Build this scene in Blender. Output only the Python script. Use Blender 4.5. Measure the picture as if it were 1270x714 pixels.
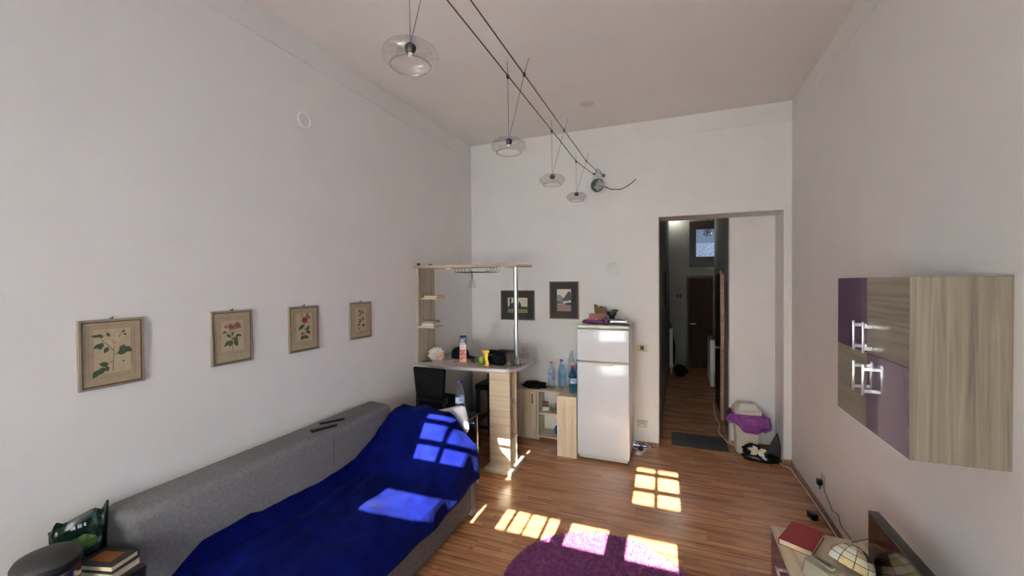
import bpy, bmesh, math, random
from mathutils import Vector, Matrix, noise
random.seed(7)
R = math.radians
S = bpy.context.scene
for o in list(bpy.data.objects): bpy.data.objects.remove(o)
C = S.collection

# ---------------------------------------------------------------- camera
F, YAW, PITCH, ROLL = 506.6, 0.3745, 0.0139, -0.0072
fw = Vector((-math.sin(YAW)*math.cos(PITCH), math.cos(YAW)*math.cos(PITCH), -math.sin(PITCH)))
rt = Vector((math.cos(YAW), math.sin(YAW), 0)); up = rt.cross(fw)
rt2 = rt*math.cos(ROLL)+up*math.sin(ROLL); up2 = -rt*math.sin(ROLL)+up*math.cos(ROLL)
cam = bpy.data.cameras.new('camera'); camo = bpy.data.objects.new('camera', cam); C.objects.link(camo)
cam.sensor_width = 36; cam.lens = F/1270*36; cam.clip_start = .02
camo.matrix_world = Matrix(((rt2.x, up2.x, -fw.x, 0), (rt2.y, up2.y, -fw.y, 0), (rt2.z, up2.z, -fw.z, 2.0), (0, 0, 0, 1)))
S.camera = camo

# ---------------------------------------------------------------- sky, sun, exposure
w = bpy.data.worlds.new('sky'); S.world = w; w.use_nodes = True
bg = w.node_tree.nodes['Background']; bg.inputs[0].default_value = (.24, .50, 1, 1); bg.inputs[1].default_value = 2.7
TAN = .5636
sl = bpy.data.lights.new('sun', 'SUN'); sl.energy = 88; sl.color = (1, .93, .84); sl.angle = R(.25)
so = bpy.data.objects.new('sun', sl); C.objects.link(so); so.location = (0, -6, 7)
so.rotation_euler = Vector((-.02, 1, -TAN)).to_track_quat('-Z', 'Y').to_euler()
def portal(loc, sx, sy, rot):
    l = bpy.data.lights.new('window_portal', 'AREA'); l.shape = 'RECTANGLE'; l.size = sx; l.size_y = sy
    l.cycles.is_portal = True
    o = bpy.data.objects.new('window_portal', l); C.objects.link(o); o.location = loc; o.rotation_euler = rot
portal((1.40, -.35, 1.0), .9, 1.5, (0, R(90), 0))
vs = S.view_settings; vs.view_transform = 'Standard'; vs.look = 'None'; vs.gamma = 1; vs.use_curve_mapping = False
vs.exposure = 0.74

# ---------------------------------------------------------------- materials
def mat(name, col, rough=.5, metal=0., spec=.5, **kw):
    m = bpy.data.materials.new(name); m.use_nodes = True
    p = m.node_tree.nodes['Principled BSDF']
    p.inputs['Base Color'].default_value = (*col, 1); p.inputs['Roughness'].default_value = rough
    p.inputs['Metallic'].default_value = metal; p.inputs['Specular IOR Level'].default_value = spec
    for k, v in kw.items():
        p.inputs[k.replace('_', ' ')].default_value = v
    return m
def srgb(r, g, b):
    f = lambda c: c/12.92 if c <= .04045 else ((c+.055)/1.055)**2.4
    return (f(r/255), f(g/255), f(b/255))
def nodes(m): return m.node_tree, m.node_tree.nodes['Principled BSDF']
def N(t, k, **kw):
    n = t.nodes.new(k)
    for a, v in kw.items(): setattr(n, a, v)
    return n
def ramp(t, stops):
    r = N(t, 'ShaderNodeValToRGB'); e = r.color_ramp.elements
    while len(e) < len(stops): e.new(.5)
    for i, (p, c) in enumerate(stops): e[i].position = p; e[i].color = (*c, 1)
    return r
def bump(m, scale, strength, dist=.002, detail=3):
    t, p = nodes(m); tc = N(t, 'ShaderNodeTexCoord'); n = N(t, 'ShaderNodeTexNoise')
    n.inputs['Scale'].default_value = scale; n.inputs['Detail'].default_value = detail
    b = N(t, 'ShaderNodeBump'); b.inputs['Strength'].default_value = strength; b.inputs['Distance'].default_value = dist
    t.links.new(tc.outputs['Object'], n.inputs['Vector']); t.links.new(n.outputs[0], b.inputs['Height'])
    t.links.new(b.outputs[0], p.inputs['Normal']); return m
def mottled(name, c1, c2, scale=20, rough=.6, bs=0., **kw):
    m = mat(name, c1, rough, **kw); t, p = nodes(m)
    tc = N(t, 'ShaderNodeTexCoord'); n = N(t, 'ShaderNodeTexNoise'); n.inputs['Scale'].default_value = scale; n.inputs['Detail'].default_value = 4
    r = ramp(t, [(.3, c1), (.7, c2)])
    t.links.new(tc.outputs['Object'], n.inputs['Vector']); t.links.new(n.outputs[0], r.inputs[0]); t.links.new(r.outputs[0], p.inputs['Base Color'])
    if bs:
        b = N(t, 'ShaderNodeBump'); b.inputs['Strength'].default_value = bs; b.inputs['Distance'].default_value = .003
        t.links.new(n.outputs[0], b.inputs['Height']); t.links.new(b.outputs[0], p.inputs['Normal'])
    return m
def wood(name, cols, axis, fine=55., rough=.4, plank=False):
    """streaked laminate; grain runs along axis 0/1/2"""
    m = mat(name, cols[0], rough); t, p = nodes(m)
    tc = N(t, 'ShaderNodeTexCoord'); mp = N(t, 'ShaderNodeMapping')
    sc = [fine, fine, fine]; sc[axis] = fine*.035
    mp.inputs['Scale'].default_value = sc
    src = tc.outputs['Object']
    oi = N(t, 'ShaderNodeObjectInfo')
    ad = N(t, 'ShaderNodeVectorMath', operation='ADD'); cb = N(t, 'ShaderNodeCombineXYZ')
    ml = N(t, 'ShaderNodeMath', operation='MULTIPLY'); ml.inputs[1].default_value = 37.
    t.links.new(oi.outputs['Random'], ml.inputs[0]); t.links.new(ml.outputs[0], cb.inputs[axis])
    t.links.new(src, ad.inputs[0]); t.links.new(cb.outputs[0], ad.inputs[1]); t.links.new(ad.outputs[0], mp.inputs[0])
    n = N(t, 'ShaderNodeTexNoise'); n.inputs['Scale'].default_value = 1; n.inputs['Detail'].default_value = 5; n.inputs['Roughness'].default_value = .62
    n.inputs['Distortion'].default_value = .6
    t.links.new(mp.outputs[0], n.inputs['Vector'])
    k = len(cols); r = ramp(t, [(.3+.4*i/(k-1), c) for i, c in enumerate(cols)])
    t.links.new(n.outputs[0], r.inputs[0])
    out = r.outputs[0]
    if plank:
        # three printed strips to a board, each its own tint
        sx = N(t, 'ShaderNodeSeparateXYZ'); t.links.new(tc.outputs['Object'], sx.inputs[0])
        d = N(t, 'ShaderNodeMath', operation='DIVIDE'); d.inputs[1].default_value = .0643; t.links.new(sx.outputs[1], d.inputs[0])
        fl = N(t, 'ShaderNodeMath', operation='FLOOR'); t.links.new(d.outputs[0], fl.inputs[0])
        dx = N(t, 'ShaderNodeMath', operation='MULTIPLY'); dx.inputs[1].default_value = 2.3; t.links.new(sx.outputs[0], dx.inputs[0])
        a2 = N(t, 'ShaderNodeMath', operation='MULTIPLY_ADD'); a2.inputs[1].default_value = .37; t.links.new(fl.outputs[0], a2.inputs[0]); t.links.new(dx.outputs[0], a2.inputs[2])
        fx = N(t, 'ShaderNodeMath', operation='FLOOR'); t.links.new(a2.outputs[0], fx.inputs[0])
        c3 = N(t, 'ShaderNodeCombineXYZ'); t.links.new(fl.outputs[0], c3.inputs[0]); t.links.new(oi.outputs['Random'], c3.inputs[1]); t.links.new(fx.outputs[0], c3.inputs[2])
        wn = N(t, 'ShaderNodeTexWhiteNoise'); t.links.new(c3.outputs[0], wn.inputs['Vector'])
        mr = N(t, 'ShaderNodeMapRange'); mr.inputs['To Min'].default_value = .80; mr.inputs['To Max'].default_value = 1.15
        t.links.new(wn.outputs['Value'], mr.inputs['Value'])
        mx = N(t, 'ShaderNodeVectorMath', operation='SCALE'); t.links.new(out, mx.inputs[0]); t.links.new(mr.outputs[0], mx.inputs['Scale'])
        out = mx.outputs[0]
        rr = N(t, 'ShaderNodeMapRange'); rr.inputs['To Min'].default_value = rough-.04; rr.inputs['To Max'].default_value = rough+.10
        t.links.new(n.outputs[0], rr.inputs['Value']); t.links.new(rr.outputs[0], p.inputs['Roughness'])
    t.links.new(out, p.inputs['Base Color'])
    b = N(t, 'ShaderNodeBump'); b.inputs['Strength'].default_value = .08; b.inputs['Distance'].default_value = .001
    t.links.new(n.outputs[0], b.inputs['Height']); t.links.new(b.outputs[0], p.inputs['Normal'])
    return m
def glass(name, col=(1, 1, 1), rough=.02, ior=1.45, thin=.75):
    """thin clear wall: mostly see-through with a glossy skin"""
    m = bpy.data.materials.new(name); m.use_nodes = True; t = m.node_tree; t.nodes.clear()
    out = N(t, 'ShaderNodeOutputMaterial'); tr = N(t, 'ShaderNodeBsdfTransparent'); gl = N(t, 'ShaderNodeBsdfGlossy')
    tr.inputs[0].default_value = (*col, 1); gl.inputs['Roughness'].default_value = rough
    lw = N(t, 'ShaderNodeLayerWeight'); lw.inputs[0].default_value = .25
    mr = N(t, 'ShaderNodeMapRange'); mr.inputs['To Min'].default_value = .05; mr.inputs['To Max'].default_value = thin
    mx = N(t, 'ShaderNodeMixShader'); t.links.new(lw.outputs['Facing'], mr.inputs['Value']); t.links.new(mr.outputs[0], mx.inputs[0])
    t.links.new(tr.outputs[0], mx.inputs[1]); t.links.new(gl.outputs[0], mx.inputs[2]); t.links.new(mx.outputs[0], out.inputs[0])
    return m

M = {}
M['wall'] = bump(mottled('wall_paint', (.770, .750, .715), (.800, .780, .745), 3, .75), 160, .25, .002)
M['reveal'] = mat('grey_reveal', (.30, .29, .28), .8)  # for the added bays, grey to cut sideways bounce
M['ceil'] = bump(mottled('ceiling_paint', (.79, .755, .71), (.82, .785, .74), 2, .8), 130, .2, .002)
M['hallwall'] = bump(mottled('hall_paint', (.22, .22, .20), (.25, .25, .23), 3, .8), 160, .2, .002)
M['plank'] = wood('laminate_plank', [srgb(120, 76, 48), srgb(164, 114, 78), srgb(192, 142, 102)], 0, 42, .20, True)
M['base'] = wood('baseboard_wood', [srgb(120, 82, 58), srgb(168, 126, 92)], 0, 30, .4)
M['screed'] = mat('screed', (.05, .035, .025), .9)
ASH = [srgb(94, 84, 72), srgb(120, 110, 95), srgb(136, 127, 112)]
PALE = [srgb(186, 166, 136), srgb(208, 191, 162), srgb(220, 205, 178)]
M['ash_v'] = wood('ash_laminate_upright', ASH, 2, 38, .45)
M['ash_h'] = wood('ash_laminate_level', ASH, 1, 38, .45)
M['pale_v'] = wood('pale_laminate_upright', PALE, 2, 30, .4)
M['pale_h'] = wood('pale_laminate_level', PALE, 0, 30, .4)
M['pale_y'] = wood('pale_laminate_deep', PALE, 1, 30, .4)
M['tower'] = wood('grey_laminate_upright', [srgb(128, 114, 98), srgb(160, 147, 130), srgb(174, 162, 146)], 2, 34, .45)
M['purple'] = mat('purple_gloss', srgb(88, 62, 90), .16, Coat_Weight=.4)
M['chrome'] = mat('brushed_steel', (.72, .73, .75), .28, 1.)
M['steel'] = mat('pole_steel', (.62, .63, .65), .22, 1.)
M['alu'] = mat('aluminium_edge', (.70, .71, .73), .38, .85)
M['black'] = mat('black_leather', (.005, .0045, .0045), .5, spec=.12)
M['bwood'] = mat('black_wood', (.012, .010, .009), .4)
M['blackp'] = mat('black_plastic', (.007, .007, .0075), .4, spec=.35)
M['blackc'] = mat('black_cloth', (.008, .008, .009), .95, spec=.1)
M['white'] = mat('white_enamel', srgb(228, 234, 236), .22, Coat_Weight=.3)
M['whitep'] = mat('white_plastic', srgb(222, 220, 212), .4)
M['cream'] = mat('cream_plastic', srgb(214, 210, 190), .45)
M['olive'] = mat('olive_plate', srgb(176, 178, 140), .4)
M['paper'] = mat('paper', srgb(226, 222, 214), .8)
M['pages'] = mat('book_pages', srgb(206, 192, 160), .85)
M['wire'] = mat('dark_wire', (.06, .05, .045), .4, .7)
M['cable'] = mat('copper_brown_cable', srgb(92, 74, 64), .45, .5)
M['glass'] = glass('clear_glass', (.94, .94, .93))
M['smoke'] = glass('smoky_glass', (.88, .87, .84), .04, thin=.8)
M['sofa'] = bump(mottled('grey_upholstery', srgb(100, 100, 102), srgb(116, 115, 116), 60, .95, spec=.15), 700, .35, .001)
M['sofab'] = bump(mottled('taupe_upholstery', srgb(88, 80, 77), srgb(104, 96, 92), 50, .95, spec=.15), 700, .3, .001)
def box_uvless(): pass

# ---------------------------------------------------------------- mesh builder
class B:
    def __init__(s): s.bm = bmesh.new(); s.mi = 0
    def _fin(s, fs):
        for f in fs: f.material_index = s.mi
        return fs
    def box(s, x0, x1, y0, y1, z0, z1, bev=0., seg=2, rz=0., ctr=None):
        r = bmesh.ops.create_cube(s.bm, size=1); vs_ = r['verts']
        c = Vector(((x0+x1)/2, (y0+y1)/2, (z0+z1)/2))
        for v in vs_: v.co = Vector((v.co.x*(x1-x0), v.co.y*(y1-y0), v.co.z*(z1-z0)))+c
        if bev:
            es = {e for v in vs_ for e in v.link_edges}
            rr = bmesh.ops.bevel(s.bm, geom=list(es), offset=bev, segments=seg, profile=.5, affect='EDGES')
            vs_ = list({v for f in rr['faces'] for v in f.verts} | {v for v in vs_ if v.is_valid})
        if rz:
            bmesh.ops.rotate(s.bm, verts=vs_, cent=ctr or c, matrix=Matrix.Rotation(rz, 3, 'Z'))
        s._fin({f for v in vs_ for f in v.link_faces}); return vs_
    def cyl(s, a, b, r0, r1=None, n=16):
        a, b = Vector(a), Vector(b); r1 = r0 if r1 is None else r1
        d = (b-a).normalized(); u = d.orthogonal().normalized(); v = d.cross(u)
        A = [s.bm.verts.new(a+(u*math.cos(t)+v*math.sin(t))*r0) for t in [2*math.pi*i/n for i in range(n)]]
        D = [s.bm.verts.new(b+(u*math.cos(t)+v*math.sin(t))*r1) for t in [2*math.pi*i/n for i in range(n)]]
        fs = [s.bm.faces.new((A[i], A[(i+1) % n], D[(i+1) % n], D[i])) for i in range(n)]
        fs += [s.bm.faces.new(A[::-1]), s.bm.faces.new(D)]
        s._fin(fs); return A+D
    def tube(s, pts, r, n=8):
        pts = [Vector(p) for p in pts]; rings = []
        u = None
        for i, p in enumerate(pts):
            d = (pts[min(i+1, len(pts)-1)]-pts[max(i-1, 0)]).normalized()
            u = d.orthogonal().normalized() if u is None else (u-d*u.dot(d)).normalized()
            v = d.cross(u)
            rings.append([s.bm.verts.new(p+(u*math.cos(2*math.pi*k/n)+v*math.sin(2*math.pi*k/n))*r) for k in range(n)])
        fs = []
        for a, b in zip(rings, rings[1:]):
            fs += [s.bm.faces.new((a[k], a[(k+1) % n], b[(k+1) % n], b[k])) for k in range(n)]
        fs += [s.bm.faces.new(rings[0][::-1]), s.bm.faces.new(rings[-1])]
        s._fin(fs); return [v for q in rings for v in q]
    def lathe(s, prof, c=(0, 0, 0), n=24, sx=1., sy=1., wob=None):
        c = Vector(c); rings = []
        for r, z in prof:
            if r < 1e-5: rings.append([s.bm.verts.new(c+Vector((0, 0, z)))])
            else: rings.append([s.bm.verts.new(c+Vector((r*sx*math.cos(2*math.pi*k/n), r*sy*math.sin(2*math.pi*k/n), z))) for k in range(n)])
        fs = []
        for a, b in zip(rings, rings[1:]):
            for k in range(n):
                q = [a[k % len(a)], a[(k+1) % n % len(a)], b[(k+1) % n % len(b)], b[k % len(b)]]
                q2 = []
                for v in q:
                    if v not in q2: q2.append(v)
                if len(q2) > 2: fs.append(s.bm.faces.new(q2))
        s._fin(fs); return [v for q in rings for v in q]
    def prism(s, out, z0, z1):
        a = [s.bm.verts.new((x, y, z0)) for x, y in out]; b = [s.bm.verts.new((x, y, z1)) for x, y in out]; n = len(out)
        fs = [s.bm.faces.new((a[i], a[(i+1) % n], b[(i+1) % n], b[i])) for i in range(n)]
        fs += [s.bm.faces.new(a[::-1]), s.bm.faces.new(b)]
        s._fin(fs); return a+b
    def poly(s, pts):
        f = s.bm.faces.new([s.bm.verts.new(p) for p in pts]); s._fin([f]); return f
    def slab(s, pts, d):
        """closed plate: outline pts (3D, planar) and its copy moved by d"""
        d = Vector(d); a = [s.bm.verts.new(p) for p in pts]; b = [s.bm.verts.new(Vector(p)+d) for p in pts]; n = len(pts)
        fs = [s.bm.faces.new((a[i], a[(i+1) % n], b[(i+1) % n], b[i])) for i in range(n)]+[s.bm.faces.new(a[::-1]), s.bm.faces.new(b)]
        s._fin(fs)
    def grid(s, fn, nu, nv, wrap=False):
        V = [[s.bm.verts.new(fn(i/nu, j/nv)) for j in range(nv+1)] for i in range(nu+(0 if wrap else 1))]
        fs = []
        for i in range(nu):
            for j in range(nv):
                a, b = V[i], V[(i+1) % len(V)]
                fs.append(s.bm.faces.new((a[j], b[j], b[j+1], a[j+1])))
        s._fin(fs); return V
    def blob(s, c, r, seed=0, amp=.15, n=3, flat=None, fr=3.):

        c = Vector(c); r = Vector(r) if hasattr(r, '__len__') else Vector((r, r, r))
        q = bmesh.ops.create_icosphere(s.bm, subdivisions=n, radius=1)['verts']
        for v in q:
            k = 1+amp*noise.noise(v.co*fr+Vector((seed*7.3, seed*1.7, 0)))*2
            p = Vector((v.co.x*r.x, v.co.y*r.y, v.co.z*r.z))*k+c
            if flat is not None and p.z < flat: p.z = flat
            v.co = p
        s._fin({f for v in q for f in v.link_faces}); return q
def mesh(name, b, mats, ang=38, recalc=True):
    if recalc: bmesh.ops.recalc_face_normals(b.bm, faces=b.bm.faces)
    me = bpy.data.meshes.new(name); b.bm.to_mesh(me); b.bm.free()
    for m in (mats if isinstance(mats, (list, tuple)) else [mats]): me.materials.append(M[m] if isinstance(m, str) else m)
    me.polygons.foreach_set('use_smooth', [True]*len(me.polygons)); me.set_sharp_from_angle(angle=R(ang))
    return me
def obj(name, b, mats, parent=None, ang=38, label=None, loc=(0, 0, 0), recalc=True):
    o = bpy.data.objects.new(name, mesh(name, b, mats, ang, recalc)); C.objects.link(o); o.parent = parent; o.location = loc
    if label: o['label'] = label
    return o
def tag(o, label, cat, group=None):
    o['label'] = label; o['category'] = cat
    if group: o['group'] = group
    return o
def thing(name, label, cat, loc=(0, 0, 0), rz=0., group=None):
    o = bpy.data.objects.new(name, None); C.objects.link(o); o.location = loc; o.rotation_euler = (0, 0, rz); o.empty_display_size = .1
    return tag(o, label, cat, group)
def struct(name, b, m, parent=None, ang=38):
    o = obj(name, b, m, parent, ang)
    if parent is None: o['kind'] = 'structure'
    return o
def BX(*a, **k):
    b = B(); b.box(*a, **k); return b
def CY(*a, **k):
    b = B(); b.cyl(*a, **k); return b
def TB(*a, **k):
    b = B(); b.tube(*a, **k); return b
def LA(*a, **k):
    b = B(); b.lathe(*a, **k); return b
def smooth(a, b, x):
    t = max(0, min(1, (x-a)/(b-a))); return t*t*(3-2*t)
def curve(pts, n=8):
    """Catmull-Rom through pts"""
    P = [Vector(p) for p in pts]; P = [P[0]*2-P[1]]+P+[P[-1]*2-P[-2]]; out = []
    for i in range(1, len(P)-2):
        for k in range(n):
            t = k/n; a, b_, c, d = P[i-1:i+3]
            out.append(.5*((2*b_)+(c-a)*t+(2*a-5*b_+4*c-d)*t*t+(3*b_-a-3*c+d)*t**3))
    return out+[P[-2]]

# ================================================================ THE ROOM
XL, XR, YB, H, HM, YR = -2.655, 1.197, 5.20, 3.927, 3.722, -1.40
DX0, DX1, DZ, YN = -.155, 1.122, 2.765, 5.60          # doorway recess
# floor slab and laminate boards
b = B(); b.box(XL-.2, XR+.2, YR-.2, YB, -.10, -.012); b.box(-.3, XR+.2, YB, 10.4, -.10, -.012)
floor = struct('floor', b, 'screed')
def board(x0, x1, y0, y1):
    o = obj('plank', BX(x0+.0006-(x0+x1)/2, x1-.0006-(x0+x1)/2, -(y1-y0)/2+.0006, (y1-y0)/2-.0006, -.012, 0), 'plank', floor)
    o.location = ((x0+x1)/2, (y0+y1)/2, 0)
PW, PL = .193, 1.29
y = YR; k = 0
while y < 10.2:
    y1 = y+PW
    xa, xb = (XL, XR) if y1 <= YB+.05 else (-.20, 1.13 if y1 < YN+.1 else .95)
    x = xa-((k*.43) % 1)*PL
    while x < xb:
        a, c = max(x, xa), min(x+PL, xb)
        if c-a > .02: board(a, c, y, y1)
        x += PL
    y = y1; k += 1
# side walls, the right one with an added unseen window for blue skylight
struct('wall_left', BX(XL-.2, XL, YR-.2, YN, 0, H), 'wall')
b = B(); b.box(XR, XR+.2, YR-.2, -1.1, 0, H); b.box(XR, XR+.2, .4, YN+.15, 0, H)
b.box(XR, XR+.2, -1.1, .4, 0, .55); b.box(XR, XR+.2, -1.1, .4, 1.45, H)
struct('wall_right', b, 'wall')
b = B()
for a, c in ((-1.1, -1.05), (.35, .4), (-.38, -.32)): b.box(XR+.10, XR+.15, a, c, .55, 1.45)
for a, c in ((.55, .60), (1.40, 1.45)): b.box(XR+.10, XR+.15, -1.1, .4, a, c)
struct('window_2', b, 'whitep')
# wall behind the camera; its unseen window is shaped to cast the sun patches
b = B(); WX0, WX1, WZ0, WZ1 = -2.05, .36, .85, 3.58
b.box(XL-.2, WX0, YR-.2, YR, 0, H); b.box(WX1, XR+.2, YR-.2, YR, 0, H); b.box(WX0, WX1, YR-.2, YR, 0, WZ0); b.box(WX0, WX1, YR-.2, YR, WZ1, H)
struct('wall_rear', b, 'wall')
zz = lambda fy: (fy-YR)*TAN
opens = []
for xa, xm1, xm2, xb in ((-.245, -.066, -.030, .155), (-1.885, -1.690, -1.652, -1.465)):
    for za, zb in ((zz(3.82), zz(4.07)), (zz(4.14), zz(4.425)), (zz(4.49), zz(4.605))):
        opens += [(xa, xm1, za, zb), (xm2, xb, za, zb)]
za, zb = zz(3.03), zz(3.35)
opens += [(-.69, -.39, za, zb), (-.24, .11, za, zb), (-1.93, -1.475, za, zb)]
for xa, xb in ((-1.27, -1.195), (-1.165, -1.055), (-1.035, -.91), (-.88, -.795)): opens.append((xa, xb, za, zb))
for xa, xb in ((-1.98, -.90), (-.76, .30)): opens.append((xa, xb, .92, 2.40))
opens = [(a+.01, c+.01, z0, z1) for a, c, z0, z1 in opens]
xs = sorted({WX0, WX1, *[o[0] for o in opens], *[o[1] for o in opens]}); zs = sorted({WZ0, WZ1, *[o[2] for o in opens], *[o[3] for o in opens]})
b = B()
for z0, z1 in zip(zs, zs[1:]):
    run = None
    for x0, x1 in list(zip(xs, xs[1:]))+[(WX1, None)]:
        solid = x1 is not None and not any(o[0] < (x0+x1)/2 < o[1] and o[2] < (z0+z1)/2 < o[3] for o in opens)
        if solid and run is None: run = x0
        if not solid and run is not None: b.box(run, x0, YR-.045, YR-.015, z0, z1); run = None
win = struct('window_1', b, 'whitep')
gm = bpy.data.materials.new('tinted_glazing'); gm.use_nodes = True; t = gm.node_tree; t.nodes.clear()  # glass added to weaken the sun falling through the upper openings
o_ = N(t, 'ShaderNodeOutputMaterial'); tr_ = N(t, 'ShaderNodeBsdfTransparent'); tr_.inputs[0].default_value = (.74, .73, .71, 1); t.links.new(tr_.outputs[0], o_.inputs[0])
for xa, xb, za, zb in opens:
    if za > 2.45: obj('pane', BX(xa, xb, YR-.032, YR-.030, za, zb), gm, win)
cm = bpy.data.materials.new('sheer_fabric'); cm.use_nodes = True; t = cm.node_tree; t.nodes.clear()
o_ = N(t, 'ShaderNodeOutputMaterial'); tl = N(t, 'ShaderNodeBsdfTranslucent'); df = N(t, 'ShaderNodeBsdfDiffuse'); mx = N(t, 'ShaderNodeMixShader')
tl.inputs[0].default_value = (.92, .94, .93, 1); df.inputs[0].default_value = (.8, .8, .8, 1); mx.inputs[0].default_value = .2
t.links.new(tl.outputs[0], mx.inputs[1]); t.links.new(df.outputs[0], mx.inputs[2]); t.links.new(mx.outputs[0], o_.inputs[0])
# added bays: deep sides hold light off near walls, sheers diffuse the sun
for k, (xa, xb) in enumerate(((-1.97, -.89), (-.75, .31))):
    b = B(); y0, y1 = YR-.95, YR-.046
    b.box(xa-.06, xa, y0, y1, .86, 2.46); b.box(xb, xb+.06, y0, y1, .86, 2.46); b.box(xa-.06, xb+.06, y0, y1, 2.40, 2.46); b.box(xa-.06, xb+.06, y0, y1, .86, .92)
    struct('trim_%d' % (4+k), b, M['reveal'])
    b = B(); b.grid(lambda u, v: (xa-.05+(xb-xa+.1)*u, YR-.97+.015*math.sin(u*50), .87+1.58*v), 80, 2)
    tag(obj('sheer_curtain', b, cm), ['white sheer curtain hanging in the bay nearer the sofa wall', 'white sheer curtain hanging in the bay nearer the television wall'][k], 'curtain')
# back wall with the doorway recess, lower plaster skin slightly proud
b = B(); b.box(XL-.2, DX0, YB, YN, 0, H); b.box(DX0, DX1, YB, YN, DZ, H); b.box(DX1, XR+.2, YB, YN, 0, H)
b.box(XL, DX0, YB-.006, YB, 0, 2.735)
struct('wall_back', b, 'wall')
struct('wall_niche', BX(.645, XR+.2, YN, YN+.12, 0, H), 'wall')
struct('ceiling', BX(XL-.2, XR+.2, YR-.2, YN, H, H+.15), 'ceil')
# picture-rail line under the ceiling
struct('trim_1', BX(XL, XR, YB-.007, YB, HM-.005, HM+.005), 'wall')
struct('trim_2', BX(XL, XL+.006, YR, YB, HM-.004, HM+.004), 'wall')
struct('trim_3', BX(XR-.009, XR, YR, YB, HM-.006, HM+.006), 'wall')
# baseboards
struct('baseboard_back', BX(-.43, DX0-.001, YB-.020, YB-.006, 0, .05), 'base')
struct('baseboard_right', BX(XR-.013, XR, 1.2, YB, 0, .055), 'base')
struct('baseboard_left', BX(XL, XL+.013, YR, YB-.01, 0, .055), 'base')
struct('baseboard_niche', BX(.66, DX1, YN-.014, YN, 0, .05), 'base')
struct('baseboard_corner', BX(DX1, XR-.014, YB-.014, YB, 0, .05), 'base')
# hall beyond the recess (its walls run a little askew)
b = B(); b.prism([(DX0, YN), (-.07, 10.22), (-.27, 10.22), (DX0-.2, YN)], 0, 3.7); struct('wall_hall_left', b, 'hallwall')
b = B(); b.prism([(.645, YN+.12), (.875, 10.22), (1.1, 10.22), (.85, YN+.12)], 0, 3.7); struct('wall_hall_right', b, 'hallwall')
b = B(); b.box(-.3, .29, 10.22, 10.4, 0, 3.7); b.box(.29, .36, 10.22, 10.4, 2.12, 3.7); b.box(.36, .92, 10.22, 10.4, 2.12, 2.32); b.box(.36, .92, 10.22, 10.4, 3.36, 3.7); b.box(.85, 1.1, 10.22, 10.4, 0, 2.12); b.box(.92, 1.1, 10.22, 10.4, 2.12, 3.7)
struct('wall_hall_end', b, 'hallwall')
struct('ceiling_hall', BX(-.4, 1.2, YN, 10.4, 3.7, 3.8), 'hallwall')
DW = wood('dark_door_wood', [srgb(42, 26, 17), srgb(58, 38, 24), srgb(70, 46, 29)], 2, 24, .6); nodes(DW)[1].inputs['Specular IOR Level'].default_value = .15
DF = wood('dark_frame_wood', [srgb(26, 17, 13), srgb(42, 27, 20)], 2, 24, .45)
d = struct('door_1', BX(.335, .85, 10.25, 10.29, .0, 2.075), DW)
b = B(); b.box(.29, .335, 10.20, 10.30, 0, 2.12); b.box(.29, .85, 10.20, 10.30, 2.075, 2.12); obj('door_frame', b, DF, d)
b = B(); b.cyl((.39, 10.25, 1.02), (.39, 10.20, 1.02), .01); b.cyl((.39, 10.205, 1.02), (.49, 10.205, 1.02), .009); obj('door_handle', b, 'chrome', d)
b = B(); b.box(.36, .50, 10.21, 10.27, 2.32, 3.36); b.box(.50, .92, 10.21, 10.27, 2.32, 2.55); b.box(.50, .92, 10.21, 10.27, 3.17, 3.36); b.box(.88, .92, 10.21, 10.27, 2.55, 3.17)
d = struct('window_3', b, DF)
FG = mat('frosted_pane', (.40, .52, .75), .35); t, p = nodes(FG)
vo = N(t, 'ShaderNodeTexVoronoi'); vo.inputs['Scale'].default_value = 55; tc = N(t, 'ShaderNodeTexCoord'); r = ramp(t, [(.1, (.75, .86, 1)), (.6, (.20, .32, .55))])
t.links.new(tc.outputs['Object'], vo.inputs['Vector']); t.links.new(vo.outputs['Distance'], r.inputs[0]); t.links.new(r.outputs[0], p.inputs['Base Color'])
t.links.new(r.outputs[0], p.inputs['Emission Color']); p.inputs['Emission Strength'].default_value = .35
FG2 = mat('hazy_pane', (.2, .27, .4), .3); nodes(FG2)[1].inputs['Emission Color'].default_value = (.2, .29, .5, 1); nodes(FG2)[1].inputs['Emission Strength'].default_value = .25
obj('pane', BX(.50, .88, 10.235, 10.245, 2.55, 2.86), FG, d); obj('pane', BX(.50, .88, 10.235, 10.245, 2.86, 3.17), FG2, d)
# side-door casing on the hall's right wall
d = struct('door_2', BX(.655, .70, 6.62, 7.42, .02, 2.10), DW)
b = B(); b.box(.640, .715, 6.53, 6.62, 0, 2.17); b.box(.655, .75, 7.42, 7.5, 0, 2.17); b.box(.650, .75, 6.53, 7.5, 2.10, 2.17); obj('door_frame', b, 'base', d)
obj('door_knob', LA([(0, 0), (.012, 0), (.012, .03), (.024, .04), (.026, .055), (0, .065)], n=12), 'chrome', d)
k_ = d.children[-1]; k_.location = (.645, 6.70, 1.02); k_.rotation_euler = (0, R(-90), 0)

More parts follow.
